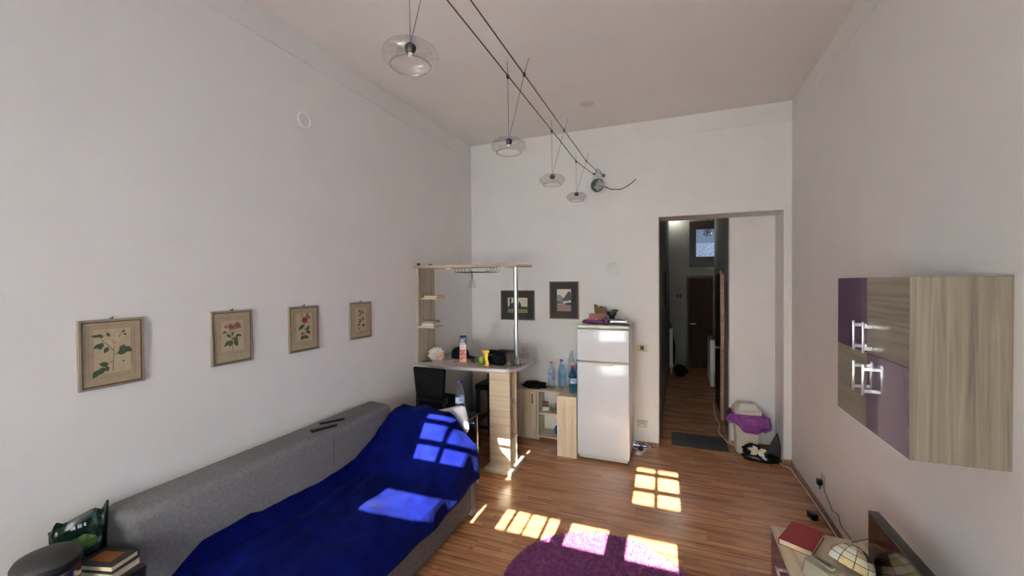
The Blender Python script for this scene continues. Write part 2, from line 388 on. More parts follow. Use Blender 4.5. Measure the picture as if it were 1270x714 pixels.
# ================================================================ LAMPS ON CABLES
cl = [(-.90, .2, 3.215), (-.90, 4.1, 3.215), (-.885, 4.75, 3.27), (-.885, 5.05, 3.315)]
cr = [(-.80, .2, 3.205), (-.80, 4.1, 3.205), (-.80, 4.75, 3.26), (-.80, 5.19, 3.325)]
lt = thing('cable_track', 'pair of taut brown cables strung from the green round transformer', 'cable lighting')
obj('cable', TB(cl, .0035, n=6), 'cable', lt); obj('cable', TB(cr, .0035, n=6), 'cable', lt)
obj('tensioner', CY((-.885, 4.95, 3.30), (-.885, 5.06, 3.318), .010, .010), 'wire', lt)
b = B(); b.cyl((-.80, 5.09, 3.309), (-.80, 5.19, 3.325), .009, .009); b.cyl((-.80, 5.17, 3.322), (-.80, 5.199, 3.327), .018, .022); obj('tensioner', b, 'wire', lt)
b = B(); b.tube(curve([(-.885, 5.06, 3.318), (-.84, 5.0, 3.36), (-.80, 5.1, 3.315)]), .004, 6); obj('bridge_rod', b, 'wire', lt)
tr = thing('round_transformer', 'round dark green transformer hanging under the cables on the back wall', 'transformer')
TRM = mottled('green_marbled_shell', (.006, .035, .022), (.03, .10, .065), 26, .3, .2)
b = B(); b.blob((0, 0, 0), (.083, .055, .083), 1, .02, 4); o = obj('shell', b, TRM, tr); o.location = (-.868, 5.14, 3.20)
b = B(); b.blob((0, 0, 0), (.05, .02, .055), 4, .35, 3); o = obj('silver_pattern', b, mottled('silver_marks', (.03, .06, .05), (.5, .5, .46), 60, .4), tr); o.location = (-.845, 5.098, 3.19)
b = B()
for dx in (-.045, 0, .03): b.tube(curve([(-.868+dx, 5.14, 3.26), (-.868+dx*1.3, 5.12, 3.30), (-.868+dx*.6, 5.08, 3.325)], 5), .004, 6)
obj('lead', b, 'chrome', tr)
tag(obj('transformer_cord', TB(curve([(-.79, 5.15, 3.18), (-.70, 5.185, 3.145), (-.58, 5.19, 3.14), (-.48, 5.19, 3.19), (-.41, 5.192, 3.245)]), .006, 6), 'cable'), 'short grey cord running from the green transformer to the junction cover', 'cord')
tag(obj('junction_cover', BX(-.395, -.225, YB-.008, YB, 3.145, 3.285, bev=.003), M['wall']), 'white rectangular junction cover high on the back wall', 'cover plate')
lamp_lab = ['largest-looking clear glass disc pendant, first on the cables from the window side', 'clear glass disc pendant, second on the cables from the window side',
            'clear glass disc pendant, third on the cables, between its second and last', 'clear glass disc pendant hanging last on the cables, by the green transformer']
for i, (ly, lz) in enumerate(((1.281, 2.84), (2.254, 2.805), (3.195, 2.82), (4.087, 2.857))):
    L = thing('glass_pendant', lamp_lab[i], 'lamp', (-.90, ly, lz), 0, 'glass disc pendants on the cables')
    sh = obj('glass_shade', LA([(.016, .036), (.040, .038), (.075, .033), (.096, .019), (.103, .001), (.098, -.016), (.082, -.028), (.072, -.034), (.074, -.038)], n=40), 'glass', L)
    obj('rim', LA([(.071, -.036), (.0755, -.036), (.0755, -.040), (.071, -.040), (.071, -.036)], n=40), 'smoke', sh)
    so_ = obj('socket', LA([(0, .042), (.014, .042), (.021, .034), (.021, .022), (.012, .008), (0, .008)], n=16), 'blackp', L)
    obj('bulb', LA([(0, .008), (.009, .008), (.009, -.006), (0, -.010)], n=10), 'whitep', so_)
    zc = 3.215-lz
    obj('wire', TB([(0, 0, .04), (-.003, 0, zc), (-.006, 0, zc+.09)], .0014, 5), 'wire', L)
    obj('wire', TB([(0, 0, .04), (.10, 0, zc-.01), (.128, 0, zc+.08)], .0014, 5), 'wire', L)
    b = B(); b.box(-.009, .004, -.008, .008, zc-.012, zc+.008); obj('clip', b, 'wire', L); b = B(); b.box(.094, .106, -.008, .008, zc-.020, zc+.001); obj('clip', b, 'wire', L)

# covers on wall and ceiling
b = B(); b.lathe([(0, .003), (.046, .003), (.048, -.004), (.053, -.004), (.055, .008), (.058, .008), (.060, 0)], n=28); o = obj('round_cover', b, 'wall'); o.location = (XL, 2.375, 3.266); o.rotation_euler = (0, R(90), 0)
tag(o, 'round white cover disc high on the left wall above the rose prints', 'cover plate')
b = B(); b.lathe([(0, .003), (.085, .003), (.09, .0)], n=28); o = obj('round_cover', b, 'wall'); o.location = (-.693, YB-.006, 2.15); o.rotation_euler = (R(90), 0, 0)
tag(o, 'faint white cover disc on the back wall above the fridge', 'cover plate')
b = B(); b.lathe([(0, -.004), (.07, -.004), (.075, 0)], n=24); o = obj('ceiling_cap', b, mat('cap_beige', (.55, .45, .40), .8)); o.location = (-.86, 4.45, H)
tag(o, 'small beige oval cap on the ceiling beyond the cables', 'cover plate')

# ================================================================ ROSE PRINTS ON THE LEFT WALL
fr_m = mat('pale_gilt_frame', srgb(132, 120, 104), .5); fr_i = mat('brown_inner_frame', srgb(72, 48, 36), .5)
PAP = mottled('aged_paper', srgb(140, 126, 104), srgb(152, 138, 114), 30, .8); PAP2 = mottled('aged_paper_light', srgb(156, 142, 116), srgb(166, 151, 125), 30, .8)
LIN = mat('ruled_line', srgb(120, 98, 76), .8); LEAF = mottled('leaf_ink', srgb(40, 58, 38), srgb(70, 84, 56), 90, .8)
def leaf2(c, ang, l, wd, n=7):
    pts = []
    for s_ in (1, -1):
        for i in range(n+1):
            t_ = i/n if s_ > 0 else 1-i/n
            if s_ < 0 and i in (0, n): continue
            u, v = t_*l, s_*wd*math.sin(math.pi*t_**.8)
            pts.append((c[0]+u*math.cos(ang)-v*math.sin(ang), c[1]+u*math.sin(ang)+v*math.cos(ang)))
    return pts
def picture(yc, z0, z1, wd, label, style, inner, group):
    P = thing('framed_print', label, 'picture', (XL, yc, z0), 0, group); h = z1-z0; a = wd/2
    b = B()
    for (p0, p1, q0, q1) in ((-a, a, 0, .010), (-a, a, h-.010, h), (-a, -a+.010, .010, h-.010), (a-.010, a, .010, h-.010)): b.box(.001, .018, p0, p1, q0, q1)
    fo = obj('frame', b, fr_m, P); b = B()
    for (p0, p1, q0, q1) in ((-a+.010, a-.010, .010, .016), (-a+.010, a-.010, h-.016, h-.010), (-a+.010, -a+.015, .016, h-.016), (a-.015, a-.010, .016, h-.016)): b.box(.001, .015, p0, p1, q0, q1)
    obj('inner_frame', b, fr_i, fo)
    obj('mount', BX(.001, .010, -a+.01, a-.01, .01, h-.01), PAP, P)
    ih, iw = inner; zc = h*.53
    b = B(); b.box(.010, .0105, -iw/2, iw/2, zc-ih/2, zc+ih/2)
    b.mi = 1
    for g in (0., .016):
        hh, ww = ih/2+g, iw/2+g; l = .0012
        b.box(.010, .0108, -ww, ww, zc+hh-l, zc+hh); b.box(.010, .0108, -ww, ww, zc-hh, zc-hh+l); b.box(.010, .0108, -ww, -ww+l, zc-hh, zc+hh); b.box(.010, .0108, ww-l, ww, zc-hh, zc+hh)
    rnd = random.Random(style)
    lay = [.0112]
    def flat(pts):
        lay[0] += .00004; b.poly([(lay[0], y_, zc+z_) for y_, z_ in pts])
    def stroke(p, q, wd_=.0016):
        d_ = Vector((q[0]-p[0], q[1]-p[1])); n_ = Vector((-d_.y, d_.x)).normalized()*wd_
        flat([(p[0]+n_.x, p[1]+n_.y), (p[0]-n_.x, p[1]-n_.y), (q[0]-n_.x*.6, q[1]-n_.y*.6), (q[0]+n_.x*.6, q[1]+n_.y*.6)])
    def flower(c, rr, mi, k=9):
        b.mi = mi
        for i in range(k):
            an = i*2*math.pi/k+rnd.random(); flat(leaf2((c[0]-math.cos(an)*rr*.15, c[1]-math.sin(an)*rr*.15), an, rr*(.85+.3*rnd.random()), rr*.38))
        for i in range(5):
            an = rnd.random()*6.3; b.mi = mi+1; flat(leaf2(c, an, rr*.55, rr*.2)); b.mi = mi
    sy = iw/.17; sz = ih/.22
    b.mi = 2
    if style == 0:
        st = [((.0, -.10), (.006, .03)), ((.006, -.02), (.06, -.0)), ((.0, -.05), (-.07, -.085)), ((.005, .0), (-.05, .06)), ((.005, .03), (.045, .09))]
        lv = [(.02, -.015, .2, .055, .02), (.05, .01, -.6, .05, .02), (.03, .0, .8, .04, .014), (-.02, -.065, 2.9, .045, .018), (-.04, -.075, 4.3, .045, .017), (-.06, -.085, 4.1, .055, .018), (-.03, -.07, 4.9, .035, .014),
              (-.05, .035, 3.6, .04, .015), (-.045, .045, 4.4, .045, .015), (-.04, .07, 2.6, .035, .012), (-.06, .075, 3.0, .035, .010), (-.02, .02, 4.2, .04, .014), (-.015, .07, 1.9, .03, .01), (.045, .085, .9, .02, .008), (.05, .08, -.6, .02, .007), (.045, -.06, 1.0, .012, .007)]
        fl = [(.005, .045, .036, 3)]
    elif style == 1:
        st = [((.0, -.11), (.0, .0)), ((.0, .0), (-.03, .06)), ((.0, .0), (.03, .07)), ((.0, -.03), (-.04, .03))]
        lv = [(.0, -.02, -.3, .05, .018), (.015, -.03, -1.2, .06, .022), (-.01, -.03, 4.5, .055, .02), (-.02, -.035, 3.9, .06, .018), (-.01, -.01, 2.6, .045, .014), (.02, -.01, .4, .04, .014), (.0, .0, 1.7, .03, .012), (-.045, .03, 3.3, .03, .011), (.04, .0, -.4, .03, .012)]
        fl = [(-.012, .062, .034, 5), (.035, .07, .036, 5), (-.05, .065, .014, 7)]
    elif style == 2:
        st = [((-.005, -.11), (.005, .03)), ((.0, -.05), (.05, -.03)), ((.0, -.02), (-.05, .01))]
        lv = [(.0, .015, 3.5, .055, .02), (-.025, .01, 3.9, .05, .018), (.01, -.02, .3, .05, .018), (.02, -.03, -.5, .055, .02), (.03, -.015, .9, .04, .014), (.0, -.06, -1.0, .05, .02), (-.01, -.06, 4.2, .055, .02), (-.005, -.045, 3.3, .035, .013), (.03, .075, 1.4, .04, .014), (.035, .07, .2, .035, .012), (-.02, .09, 1.7, .02, .007), (.02, -.075, -.3, .03, .013)]
        fl = [(.004, .055, .040, 9)]
    else:
        st = [((.0, -.12), (-.005, .05)), ((.0, -.03), (.035, .02)), ((.0, -.06), (.03, -.05))]
        lv = [(.0, -.01, 3.9, .04, .014), (.0, -.02, 2.2, .04, .013), (.02, -.055, -.2, .05, .02), (-.01, -.04, 3.6, .045, .015), (.01, .0, .4, .035, .012), (.0, .03, 2.7, .03, .011), (.0, .045, 1.2, .035, .012), (-.02, -.07, 4.4, .03, .012), (.02, .05, .6, .03, .012)]
        fl = [(-.018, .075, .024, 11), (.022, .065, .024, 11), (.03, .0, .024, 11)]
    for p_, q_ in st: stroke((p_[0]*sy, p_[1]*sz), (q_[0]*sy, q_[1]*sz))
    for (cx, cz, an, l, wd_) in lv: flat(leaf2((cx*sy, cz*sz), an, l*sy*.95, wd_*sy*.8))
    for (cx, cz, rr, mi) in fl: flower((cx*sy, cz*sz), rr*sy, mi)
    pm = [PAP2, LIN, LEAF, FLW[0], FLW[1], FLW[2], FLW[3], FLW[2], FLW[3], FLW[4], FLW[5], FLW[6], FLW[7]]
    obj('botanical_print', b, pm, P, recalc=False)
    b = B(); b.lathe([(0, 0), (.007, 0), (.007, .012), (0, .014)], n=10); b.cyl((0.012, 0, .0), (.012, 0, .02), .003, n=6); o_ = obj('hook', b, 'wire', P); o_.location = (0.003, 0, h-.006)
FLW = [mat('blush_ink', srgb(176, 150, 128), .8), mat('blush_ink_deep', srgb(160, 128, 108), .8), mat('brown_rose_ink', srgb(128, 82, 66), .8), mat('brown_rose_ink_deep', srgb(104, 60, 50), .8),
       mat('red_ink', srgb(142, 40, 44), .8), mat('red_ink_deep', srgb(112, 28, 34), .8), mat('sepia_ink', srgb(120, 104, 80), .8), mat('sepia_ink_deep', srgb(78, 68, 52), .8)]
G = 'framed rose prints on the left wall'
picture(1.183, 1.487, 1.829, .262, 'framed botanical print of a pale blush rose with a small bud', 0, (.228, .152), G)
picture(1.790, 1.489, 1.831, .262, 'framed botanical print of two brownish rose blooms', 1, (.200, .150), G)
picture(2.342, 1.482, 1.828, .272, 'framed botanical print of a single red rose', 2, (.220, .150), G)
picture(2.954, 1.499, 1.830, .274, 'framed botanical print of pale sepia roses beside the bar tower', 3, (.220, .150), G)

# two dark-mounted landscapes on the back wall
dk = mat('dark_mount', srgb(44, 42, 40), .8); gb = mat('brown_gilt_frame', srgb(92, 66, 34), .45)
LC = [mat('sky_ink', srgb(206, 198, 176), .8), mat('tree_ink', srgb(44, 48, 46), .8), mat('meadow_ink', srgb(112, 126, 84), .8), mat('blue_hill_ink', srgb(120, 130, 152), .8), mat('roof_ink', srgb(72, 74, 80), .8), mat('path_ink', srgb(136, 120, 112), .8), mat('house_ink', srgb(190, 182, 168), .8), mat('olive_ink', srgb(96, 98, 70), .8)]
def landscape(xc, z0, z1, wd, label, iw, ih, polys):
    P = thing('framed_landscape', label, 'picture', (xc, YB-.006, z0)); h = z1-z0; a = wd/2; b = B()
    for (p0, p1, q0, q1) in ((-a, a, 0, .014), (-a, a, h-.014, h), (-a, -a+.014, .014, h-.014), (a-.014, a, .014, h-.014)): b.box(p0, p1, -.022, -.001, q0, q1)
    obj('frame', b, gb, P); obj('mount', BX(-a+.013, a-.013, -.012, -.001, .013, h-.013), dk, P)
    b = B(); zc = h/2; b.box(-iw/2, iw/2, -.0125, -.012, zc-ih/2, zc+ih/2); k = 0
    for mi, pts in polys:
        k += 1; b.mi = mi; b.poly([((u-.5)*iw, -.0127-.00004*k, zc+(v-.5)*ih) for u, v in pts])
    obj('landscape_print', b, LC, P, recalc=False)
landscape(-1.957, 1.488, 1.889, .487, 'dark-framed landscape print of trees over a meadow behind the steel pole', .285, .205,
          [(7, [(0, .42), (.3, .5), (.6, .45), (1, .4), (1, .2), (0, .2)]), (2, [(0, 0), (1, 0), (1, .26), (0, .24)]), (1, [(.03, .25), (.10, .55), (.08, .98), (.20, .95), (.17, .62), (.30, .68), (.36, .5), (.40, .28)]), (1, [(.52, .28), (.55, .6), (.60, .78), (.66, .6), (.70, .34), (.84, .42), (.9, .35), (.99, .38), (1, .24), (.5, .24)]), (6, [(.30, .30), (.30, .44), (.36, .5), (.42, .44), (.42, .30)])])
landscape(-1.312, 1.520, 2.006, .387, 'dark-framed upright print of a thatched house beside the fridge', .185, .285,
          [(3, [(0, .40), (0, .72), (.2, .76), (.45, .60), (.6, .4)]), (5, [(0, 0), (1, 0), (1, .36), (0, .30)]), (7, [(0, .32), (0, .46), (.4, .42), (.55, .34)]), (4, [(.30, .48), (.55, .66), (.80, .90), (.98, .88), (1, .5), (.6, .46)]), (6, [(.44, .36), (.44, .45), (.62, .47), (.92, .47), (.92, .36)]), (1, [(.55, .30), (.60, .37), (1, .40), (1, .28)]), (5, [(.1, .22), (.3, .30), (.7, .26), (.6, .2)])])

# ================================================================ WALL CABINET AND TV CORNER
wc = thing('wall_cabinet', 'wall-hung ash and purple four-door cabinet on the right wall', 'cabinet', (0, 0, 0))
x0, ya, yb, za, zb, ym, zm = .8915, 2.12, 2.89, 1.268, 2.011, 2.512, 1.640
b = B(); b.box(x0+.02, XR-.001, ya, ya+.018, za, zb); obj('side_panel', b, 'ash_v', wc)
b = B(); b.box(x0+.02, XR-.001, yb-.018, yb, za, zb); obj('side_panel', b, 'ash_v', wc)
b = B(); b.box(x0+.02, XR-.001, ya+.018, yb-.018, zb-.018, zb); b.box(x0+.02, XR-.001, ya+.018, yb-.018, za, za+.018); b.box(XR-.01, XR-.002, ya+.018, yb-.018, za+.018, zb-.018); obj('carcass', b, 'ash_h', wc)
for (p0, p1, q0, q1, m_, hy) in ((ya+.001, ym-.001, zm+.0015, zb-.001, 'ash_h', 2.455), (ym+.001, yb-.001, zm+.0015, zb-.001, 'purple', 2.565), (ya+.001, ym-.001, za+.001, zm-.0015, 'purple', 2.455), (ym+.001, yb-.001, za+.001, zm-.0015, 'ash_h', 2.565)):
    d = obj('door', BX(x0, x0+.019, p0, p1, q0, q1, bev=.0012, seg=1), m_, wc, label='glossy purple door' if m_ == 'purple' else 'ash grain door')
    hz = (1.645, 1.795) if q0 > 1.6 else (1.44, 1.59)
    b = B(); b.box(x0-.040, x0-.030, hy-.006, hy+.006, hz[0], hz[1], bev=.002)
    for z_ in (hz[0]+.022, hz[1]-.022): b.box(x0-.031, x0+.001, hy-.006, hy+.006, z_-.007, z_+.007)
    obj('handle', b, 'chrome', d, label='brushed steel bar handle')
obj('edge_strip', BX(x0, x0+.019, ya-.0005, ya+.0008, za, zb), 'ash_v', wc)

tu = thing('tv_unit', 'low ash-topped television unit with purple drawer fronts', 'tv unit', (0, 0, 0))
ux, uy0, uy1, uz = .578, 1.30, 2.985, .45
obj('top', BX(ux, XR-.016, uy0, uy1, uz-.022, uz, bev=.001, seg=1), 'pale_y', tu)
b = B(); b.box(ux+.02, XR-.016, uy0, uy0+.018, .0, uz-.022); b.box(ux+.02, XR-.016, uy1-.018, uy1, 0, uz-.022); b.box(XR-.03, XR-.016, uy0+.018, uy1-.018, 0, uz-.022); b.box(ux+.03, XR-.03, uy0+.018, uy1-.018, .05, .068); obj('carcass', b, 'pale_v', tu)
for i in range(3):
    p0 = uy0+.002+i*.561; p1 = p0+.557
    d = obj('drawer', BX(ux, ux+.019, p0, p1, .055, uz-.026, bev=.001, seg=1), 'purple', tu)
    b = B(); hy = p1-.33
    b.box(ux-.034, ux-.024, hy-.06, hy+.06, .352, .364, bev=.002)
    for s_ in (-.042, .042): b.box(ux-.026, ux+.001, hy+s_-.006, hy+s_+.006, .352, .364)
    obj('handle', b, 'chrome', d)
tv = thing('television', 'small flat black television standing on the low unit', 'television', (.985, 2.40, uz))
obj('bezel', BX(-.018, .028, -.32, .30, .02, .325, bev=.004), 'blackp', tv)
obj('screen', BX(-.0195, -.0175, -.305, .285, .035, .312), mat('dark_screen', (.012, .008, .005), .10, spec=.8), tv)
b = B(); b.box(-.10, .11, -.15, .13, 0, .010, bev=.003); b.box(-.01, .02, -.05, .03, .010, .05); obj('stand', b, 'blackp', tv)

RED = mottled('red_cloth_cover', srgb(122, 22, 32), srgb(138, 28, 40), 200, .6)
def book(name, label, loc, rz, l, wd, th, cm_, group=None, tilt=0., pg='pages'):
    K = thing(name, label, 'book', loc, rz, group); 
    b = B(); b.box(-l/2, l/2, -wd/2, wd/2, 0, .003); b.box(-l/2, l/2, -wd/2, wd/2, th-.003, th); b.box(-l/2, l/2, wd/2-.004, wd/2, .003, th-.003)
    obj('cover', b, cm_, K); obj('pages', BX(-l/2+.004, l/2-.004, -wd/2+.004, wd/2-.005, .003, th-.003), pg, K); return K
book('red_book', 'dark red hardback book lying on the television unit', (.712, 2.868, uz), R(62), .262, .165, .034, RED)
DG = mat('grey_green_plastic', srgb(196, 192, 172), .22, Transmission_Weight=.45, IOR=1.2)
gd = thing('plastic_dish', 'clear grey-green plastic box with a moulded grip beside the red book', 'box', (.722, 2.535, uz), R(40)); gd.scale = (.88, .88, .95)
b = B()
def frus(b, x, y, z0, z1, k):
    a_ = [(-x, -y+.02), (-x+.02, -y), (x-.02, -y), (x, -y+.02), (x, y-.02), (x-.02, y), (-x+.02, y), (-x, y-.02)]
    lo = [b.bm.verts.new((p, q, z0)) for p, q in a_]; hi = [b.bm.verts.new((p*k, q*k, z1)) for p, q in a_]
    for i in range(8): b._fin([b.bm.faces.new((lo[i], lo[(i+1) % 8], hi[(i+1) % 8], hi[i]))])
    b._fin([b.bm.faces.new(lo[::-1]), b.bm.faces.new(hi)])
frus(b, .062, .095, .0, .082, .86); obj('body', b, DG, gd)
b = B(); b.box(-.018, .018, -.062, .062, .082, .096, bev=.008, seg=3); obj('grip', b, DG, gd)
b = B(); b.box(-.006, .006, -.045, .045, .096, .098, bev=.001); obj('metal_insert', b, 'wire', gd)
# leaded glass shade: every pane its own piece between dark cames
ls = thing('leaded_glass_shade', 'domed leaded glass lampshade in cream panes beside the television', 'lampshade', (.865, 2.60, uz)); 
ls.rotation_euler = (R(-16), R(22), 0); ls.location = (.862, 2.615, uz+.052); ls.scale = (.88, .88, .88)
CRM = [mottled('cream_pane', srgb(206, 196, 158), srgb(220, 212, 182), 24, .25), mottled('amber_pane', srgb(190, 168, 118), srgb(206, 188, 140), 24, .25), mottled('milk_pane', srgb(222, 222, 206), srgb(234, 234, 222), 20, .25), mottled('plum_pane', srgb(70, 46, 52), srgb(96, 70, 72), 24, .15)]
def dome(u, v, rr=1.): 
    th = u*2*math.pi; ph = R(14)+v*R(76); return Vector((math.sin(ph)*math.cos(th)*.115*rr, math.sin(ph)*math.sin(th)*.115*rr, math.cos(ph)*.120*rr))
came = mat('dark_came', srgb(52, 38, 40), .5, .6)
b = B(); b.grid(lambda u, v: dome(u, v, .985), 36, 10, wrap=True); obj('came_lattice', b, came, ls)
obj('crown_cap', LA([(0, .122), (.018, .121), (.030, .117), (.030, .112)], n=18), came, ls)
vr = [0, .22, .48, .74, 1.]
for j in range(4):
    for i in range(10):
        b = B(); e = .03; ev = .012
        ua, ub, va, vb = (i+e)/10, (i+1-e)/10, vr[j]+ev, vr[j+1]-ev
        A_ = [dome(ua+(ub-ua)*s_/3, va+(vb-va)*q_/2, 1.012) for q_ in range(3) for s_ in range(4)]
        V_ = [b.bm.verts.new(p) for p in A_]
        for q_ in range(2):
            for s_ in range(3): b.bm.faces.new((V_[q_*4+s_], V_[q_*4+s_+1], V_[q_*4+s_+5], V_[q_*4+s_+4]))
        th_ = (ua+ub)/2*360
        cmi = 3 if (j < 2 and (th_ < 75 or th_ > 290)) else [0, 1, 2, 0, 2, 1, 0][(i*3+j*5) % 7]
        obj('pane', b, CRM[cmi], ls)
tag(obj('lamp_cord', TB([(1.185, 4.14, .235)]+[(1.18-.004*i+.012*((i % 2)-.5), 4.10-i*.105, .20-.004*i+(.02 if i % 3 == 0 else -.006)) for i in range(1, 9)]+[(1.13, 3.08, .44), (1.03, 2.93, .49), (.93, 2.80, .53)], .0028, 6), 'wire'), 'thin kinked dark cord running from the wall plug to the lampshade', 'cord')
sk = thing('wall_socket', 'olive socket plate with a black plug on the right wall', 'socket', (XR, 4.19, .225))
obj('plate', BX(-.010, -.001, -.045, .045, .0, .115, bev=.002), 'olive', sk)
b = B(); b.box(-.05, -.010, -.022, .022, .025, .075, bev=.006); b.cyl((-.03, 0, .03), (-.03, -.02, .0), .006); obj('plug', b, 'blackp', sk)
ad = thing('power_adapter', 'black power adapter lying on the floor near the right wall', 'adapter', (1.09, 4.08, 0), R(20))
obj('body', BX(-.025, .025, -.04, .04, 0, .055, bev=.008), 'blackp', ad)
obj('lead', TB(curve([(.0, -.04, .03), (.03, -.10, .006), (.04, -.35, .005), (.055, -.62, .005)]), .003, 6), 'cable', ad)
wcab = thing('white_cable', 'white cable running along the right baseboard to the corner', 'cable')
obj('run', TB(curve([(1.00, 5.42, .006), (1.08, 5.24, .006), (1.10, 5.13, .008), (1.15, 5.08, .008), (1.166, 4.8, .01), (1.172, 4.4, .02), (1.176, 3.8, .02), (1.172, 3.2, .02)]), .006, 6), 'whitep', wcab)

# ================================================================ FRIDGE
fg = thing('refrigerator', 'white two-door refrigerator with top freezer against the back wall', 'refrigerator', (0, 0, 0))
fx0, fx1, fy0, fy1 = -1.005, -.436, 4.545, 5.12
obj('body', BX(fx0+.006, fx1-.006, fy0+.052, fy1, .03, 1.475, bev=.006), mat('fridge_side', srgb(222, 218, 212), .35), fg)
top = obj('worktop', BX(fx0, fx1, fy0+.010, fy1+.005, 1.478, 1.515, bev=.010, seg=3), 'cream', fg)
d = obj('freezer_door', BX(fx0, fx1, fy0, fy0+.050, 1.116, 1.472, bev=.010, seg=3), 'white', fg)
obj('badge', BX(-.725, -.675, fy0-.002, fy0+.001, 1.152, 1.158), 'chrome', d)
d = obj('fridge_door', BX(fx0, fx1, fy0, fy0+.050, .055, 1.104, bev=.010, seg=3), 'white', fg)
b = B(); b.box(fx0+.01, fx1-.01, fy0-.001, fy0+.04, 1.086, 1.106, bev=.004); obj('top_strip', b, 'cream', d)
b = B(); b.prism([(-.84, fy0-.004), (-.60, fy0-.004), (-.615, fy0+.02), (-.825, fy0+.02)], 1.070, 1.100); obj('grip', b, 'cream', d)
b = B(); b.box(fx0+.02, fx1-.02, fy0+.02, fy0+.05, .02, .055); obj('plinth', b, 'cream', fg)
for px in (fx0+.04, fx1-.04):
    for py in (fy0+.06, fy1-.06): obj('foot', CY((px, py, 0), (px, py, .035), .018), 'blackp', fg)
FT = 1.515
cbm = mottled('brown_cardboard', srgb(150, 112, 80), srgb(172, 132, 98), 40, .85)
cb = thing('cardboard_box', 'small open cardboard box with raised flap on the fridge', 'box', (-.83, 4.92, FT), R(6))
b = B(); b.box(-.10, .10, -.08, .08, .002, .006); b.box(-.10, .10, -.08, -.076, .002, .10); b.box(-.10, .10, .076, .08, .002, .10); b.box(-.10, -.096, -.076, .076, .002, .10); b.box(.096, .10, -.076, .076, .002, .10); obj('body', b, cbm, cb)
b = B(); b.slab([(-.045, .076, .10), (.10, .076, .10), (.085, .10, .175), (.02, .10, .19), (.005, .10, .165), (-.02, .105, .205), (-.055, .105, .21)], (0, .004, 0)); obj('flap', b, mottled('worn_cardboard', srgb(96, 70, 50), srgb(122, 92, 66), 40, .85), cb)
PK = mottled('pink_foil', srgb(196, 40, 120), srgb(226, 120, 176), 14, .25); PU = mottled('purple_foil', srgb(64, 30, 72), srgb(104, 60, 104), 24, .25)
pk = thing('pink_packet', 'shiny pink and purple wipes packet lying on the fridge edge', 'packet', (-.83, 4.66, FT), R(-4))
b = B(); b.grid(lambda u, v: ((u-.5)*.27, (.5-math.cos(v*2*math.pi)*.5-.5)*.10, .032+.031*math.sin(v*2*math.pi)*(math.sin(math.pi*min(1, max(0, u)))**.35)), 14, 16); obj('body', b, PU, pk)
obj('label', BX(-.075, .055, -.045, .045, .056, .068, bev=.005), PK, pk)
b = B(); b.blob((.11, .02, .035), (.055, .04, .034), 5, .25, 3, flat=.001); obj('crumpled_end', b, PU, pk)
bc = thing('black_grinder', 'black plastic grinder cup standing behind the packets on the fridge', 'kitchen gadget', (-.665, 4.90, FT))
obj('body', LA([(0, 0), (.035, 0), (.032, .05), (.040, .09), (0, .09)], n=18), 'blackp', bc)
b = B(); b.lathe([(0, .09), (.05, .09), (.056, .115), (.05, .135), (0, .138)], n=18); b.box(.0, .066, -.02, .02, .13, .155, bev=.004); obj('lid', b, 'blackp', bc)
rl = thing('silver_canister', 'silver cylinder with white cap lying on the fridge', 'canister', (-.575, 4.74, FT))
obj('barrel', CY((-.09, 0, .030), (.08, .01, .030), .030, n=20), mat('grey_metal', (.35, .36, .37), .35, .8), rl); obj('cap', CY((.08, .01, .030), (.10, .011, .030), .027, n=20), 'whitep', rl)
b = B(); b.box(-.16, .12, -.025, .025, 0, .010, bev=.003, rz=R(6)); o = obj('flat_tool', b, 'blackp'); o.location = (-.56, 4.645, FT); tag(o, 'flat black tool lying along the front edge of the fridge', 'tool')
# sockets by the doorway
for z_, plug, lab in ((1.15, False, 'olive switch plate with black rocker beside the doorway'), (.225, True, 'olive socket plate with white plug low beside the doorway')):
    s_ = thing('wall_switch' if not plug else 'wall_outlet', lab, 'socket', (-.345, YB-.006, z_))
    obj('plate', BX(-.062, .062, -.011, -.001, 0, .085, bev=.002), 'olive', s_)
    obj('rocker', BX(-.022, .022, -.014, -.011, .018, .068), 'blackp' if not plug else 'whitep', s_)
    if plug: obj('plug', CY((0, -.014, .043), (0, -.055, .043), .021, .018), 'whitep', s_)
ps = thing('socket_strip', 'white extension socket with black plug on the floor beside the fridge', 'power strip', (-.345, 4.95, 0), R(72))
obj('strip', BX(-.08, .08, -.03, .03, 0, .035, bev=.008), 'whitep', ps); obj('plug', BX(-.03, .02, -.028, .02, .036, .085, bev=.008), 'blackp', ps)
obj('flex', TB(curve([(.08, 0, .02), (.16, -.05, .03), (.20, .02, .05), (.26, .0, .16), (.265, -.03, .26)]), .004, 6), 'whitep', ps)
obj('flex', TB(curve([(-.04, .03, .05), (-.10, .05, .09), (-.06, .06, .13), (.02, .05, .09), (.08, .04, .02)]), .004, 6), 'whitep', ps)

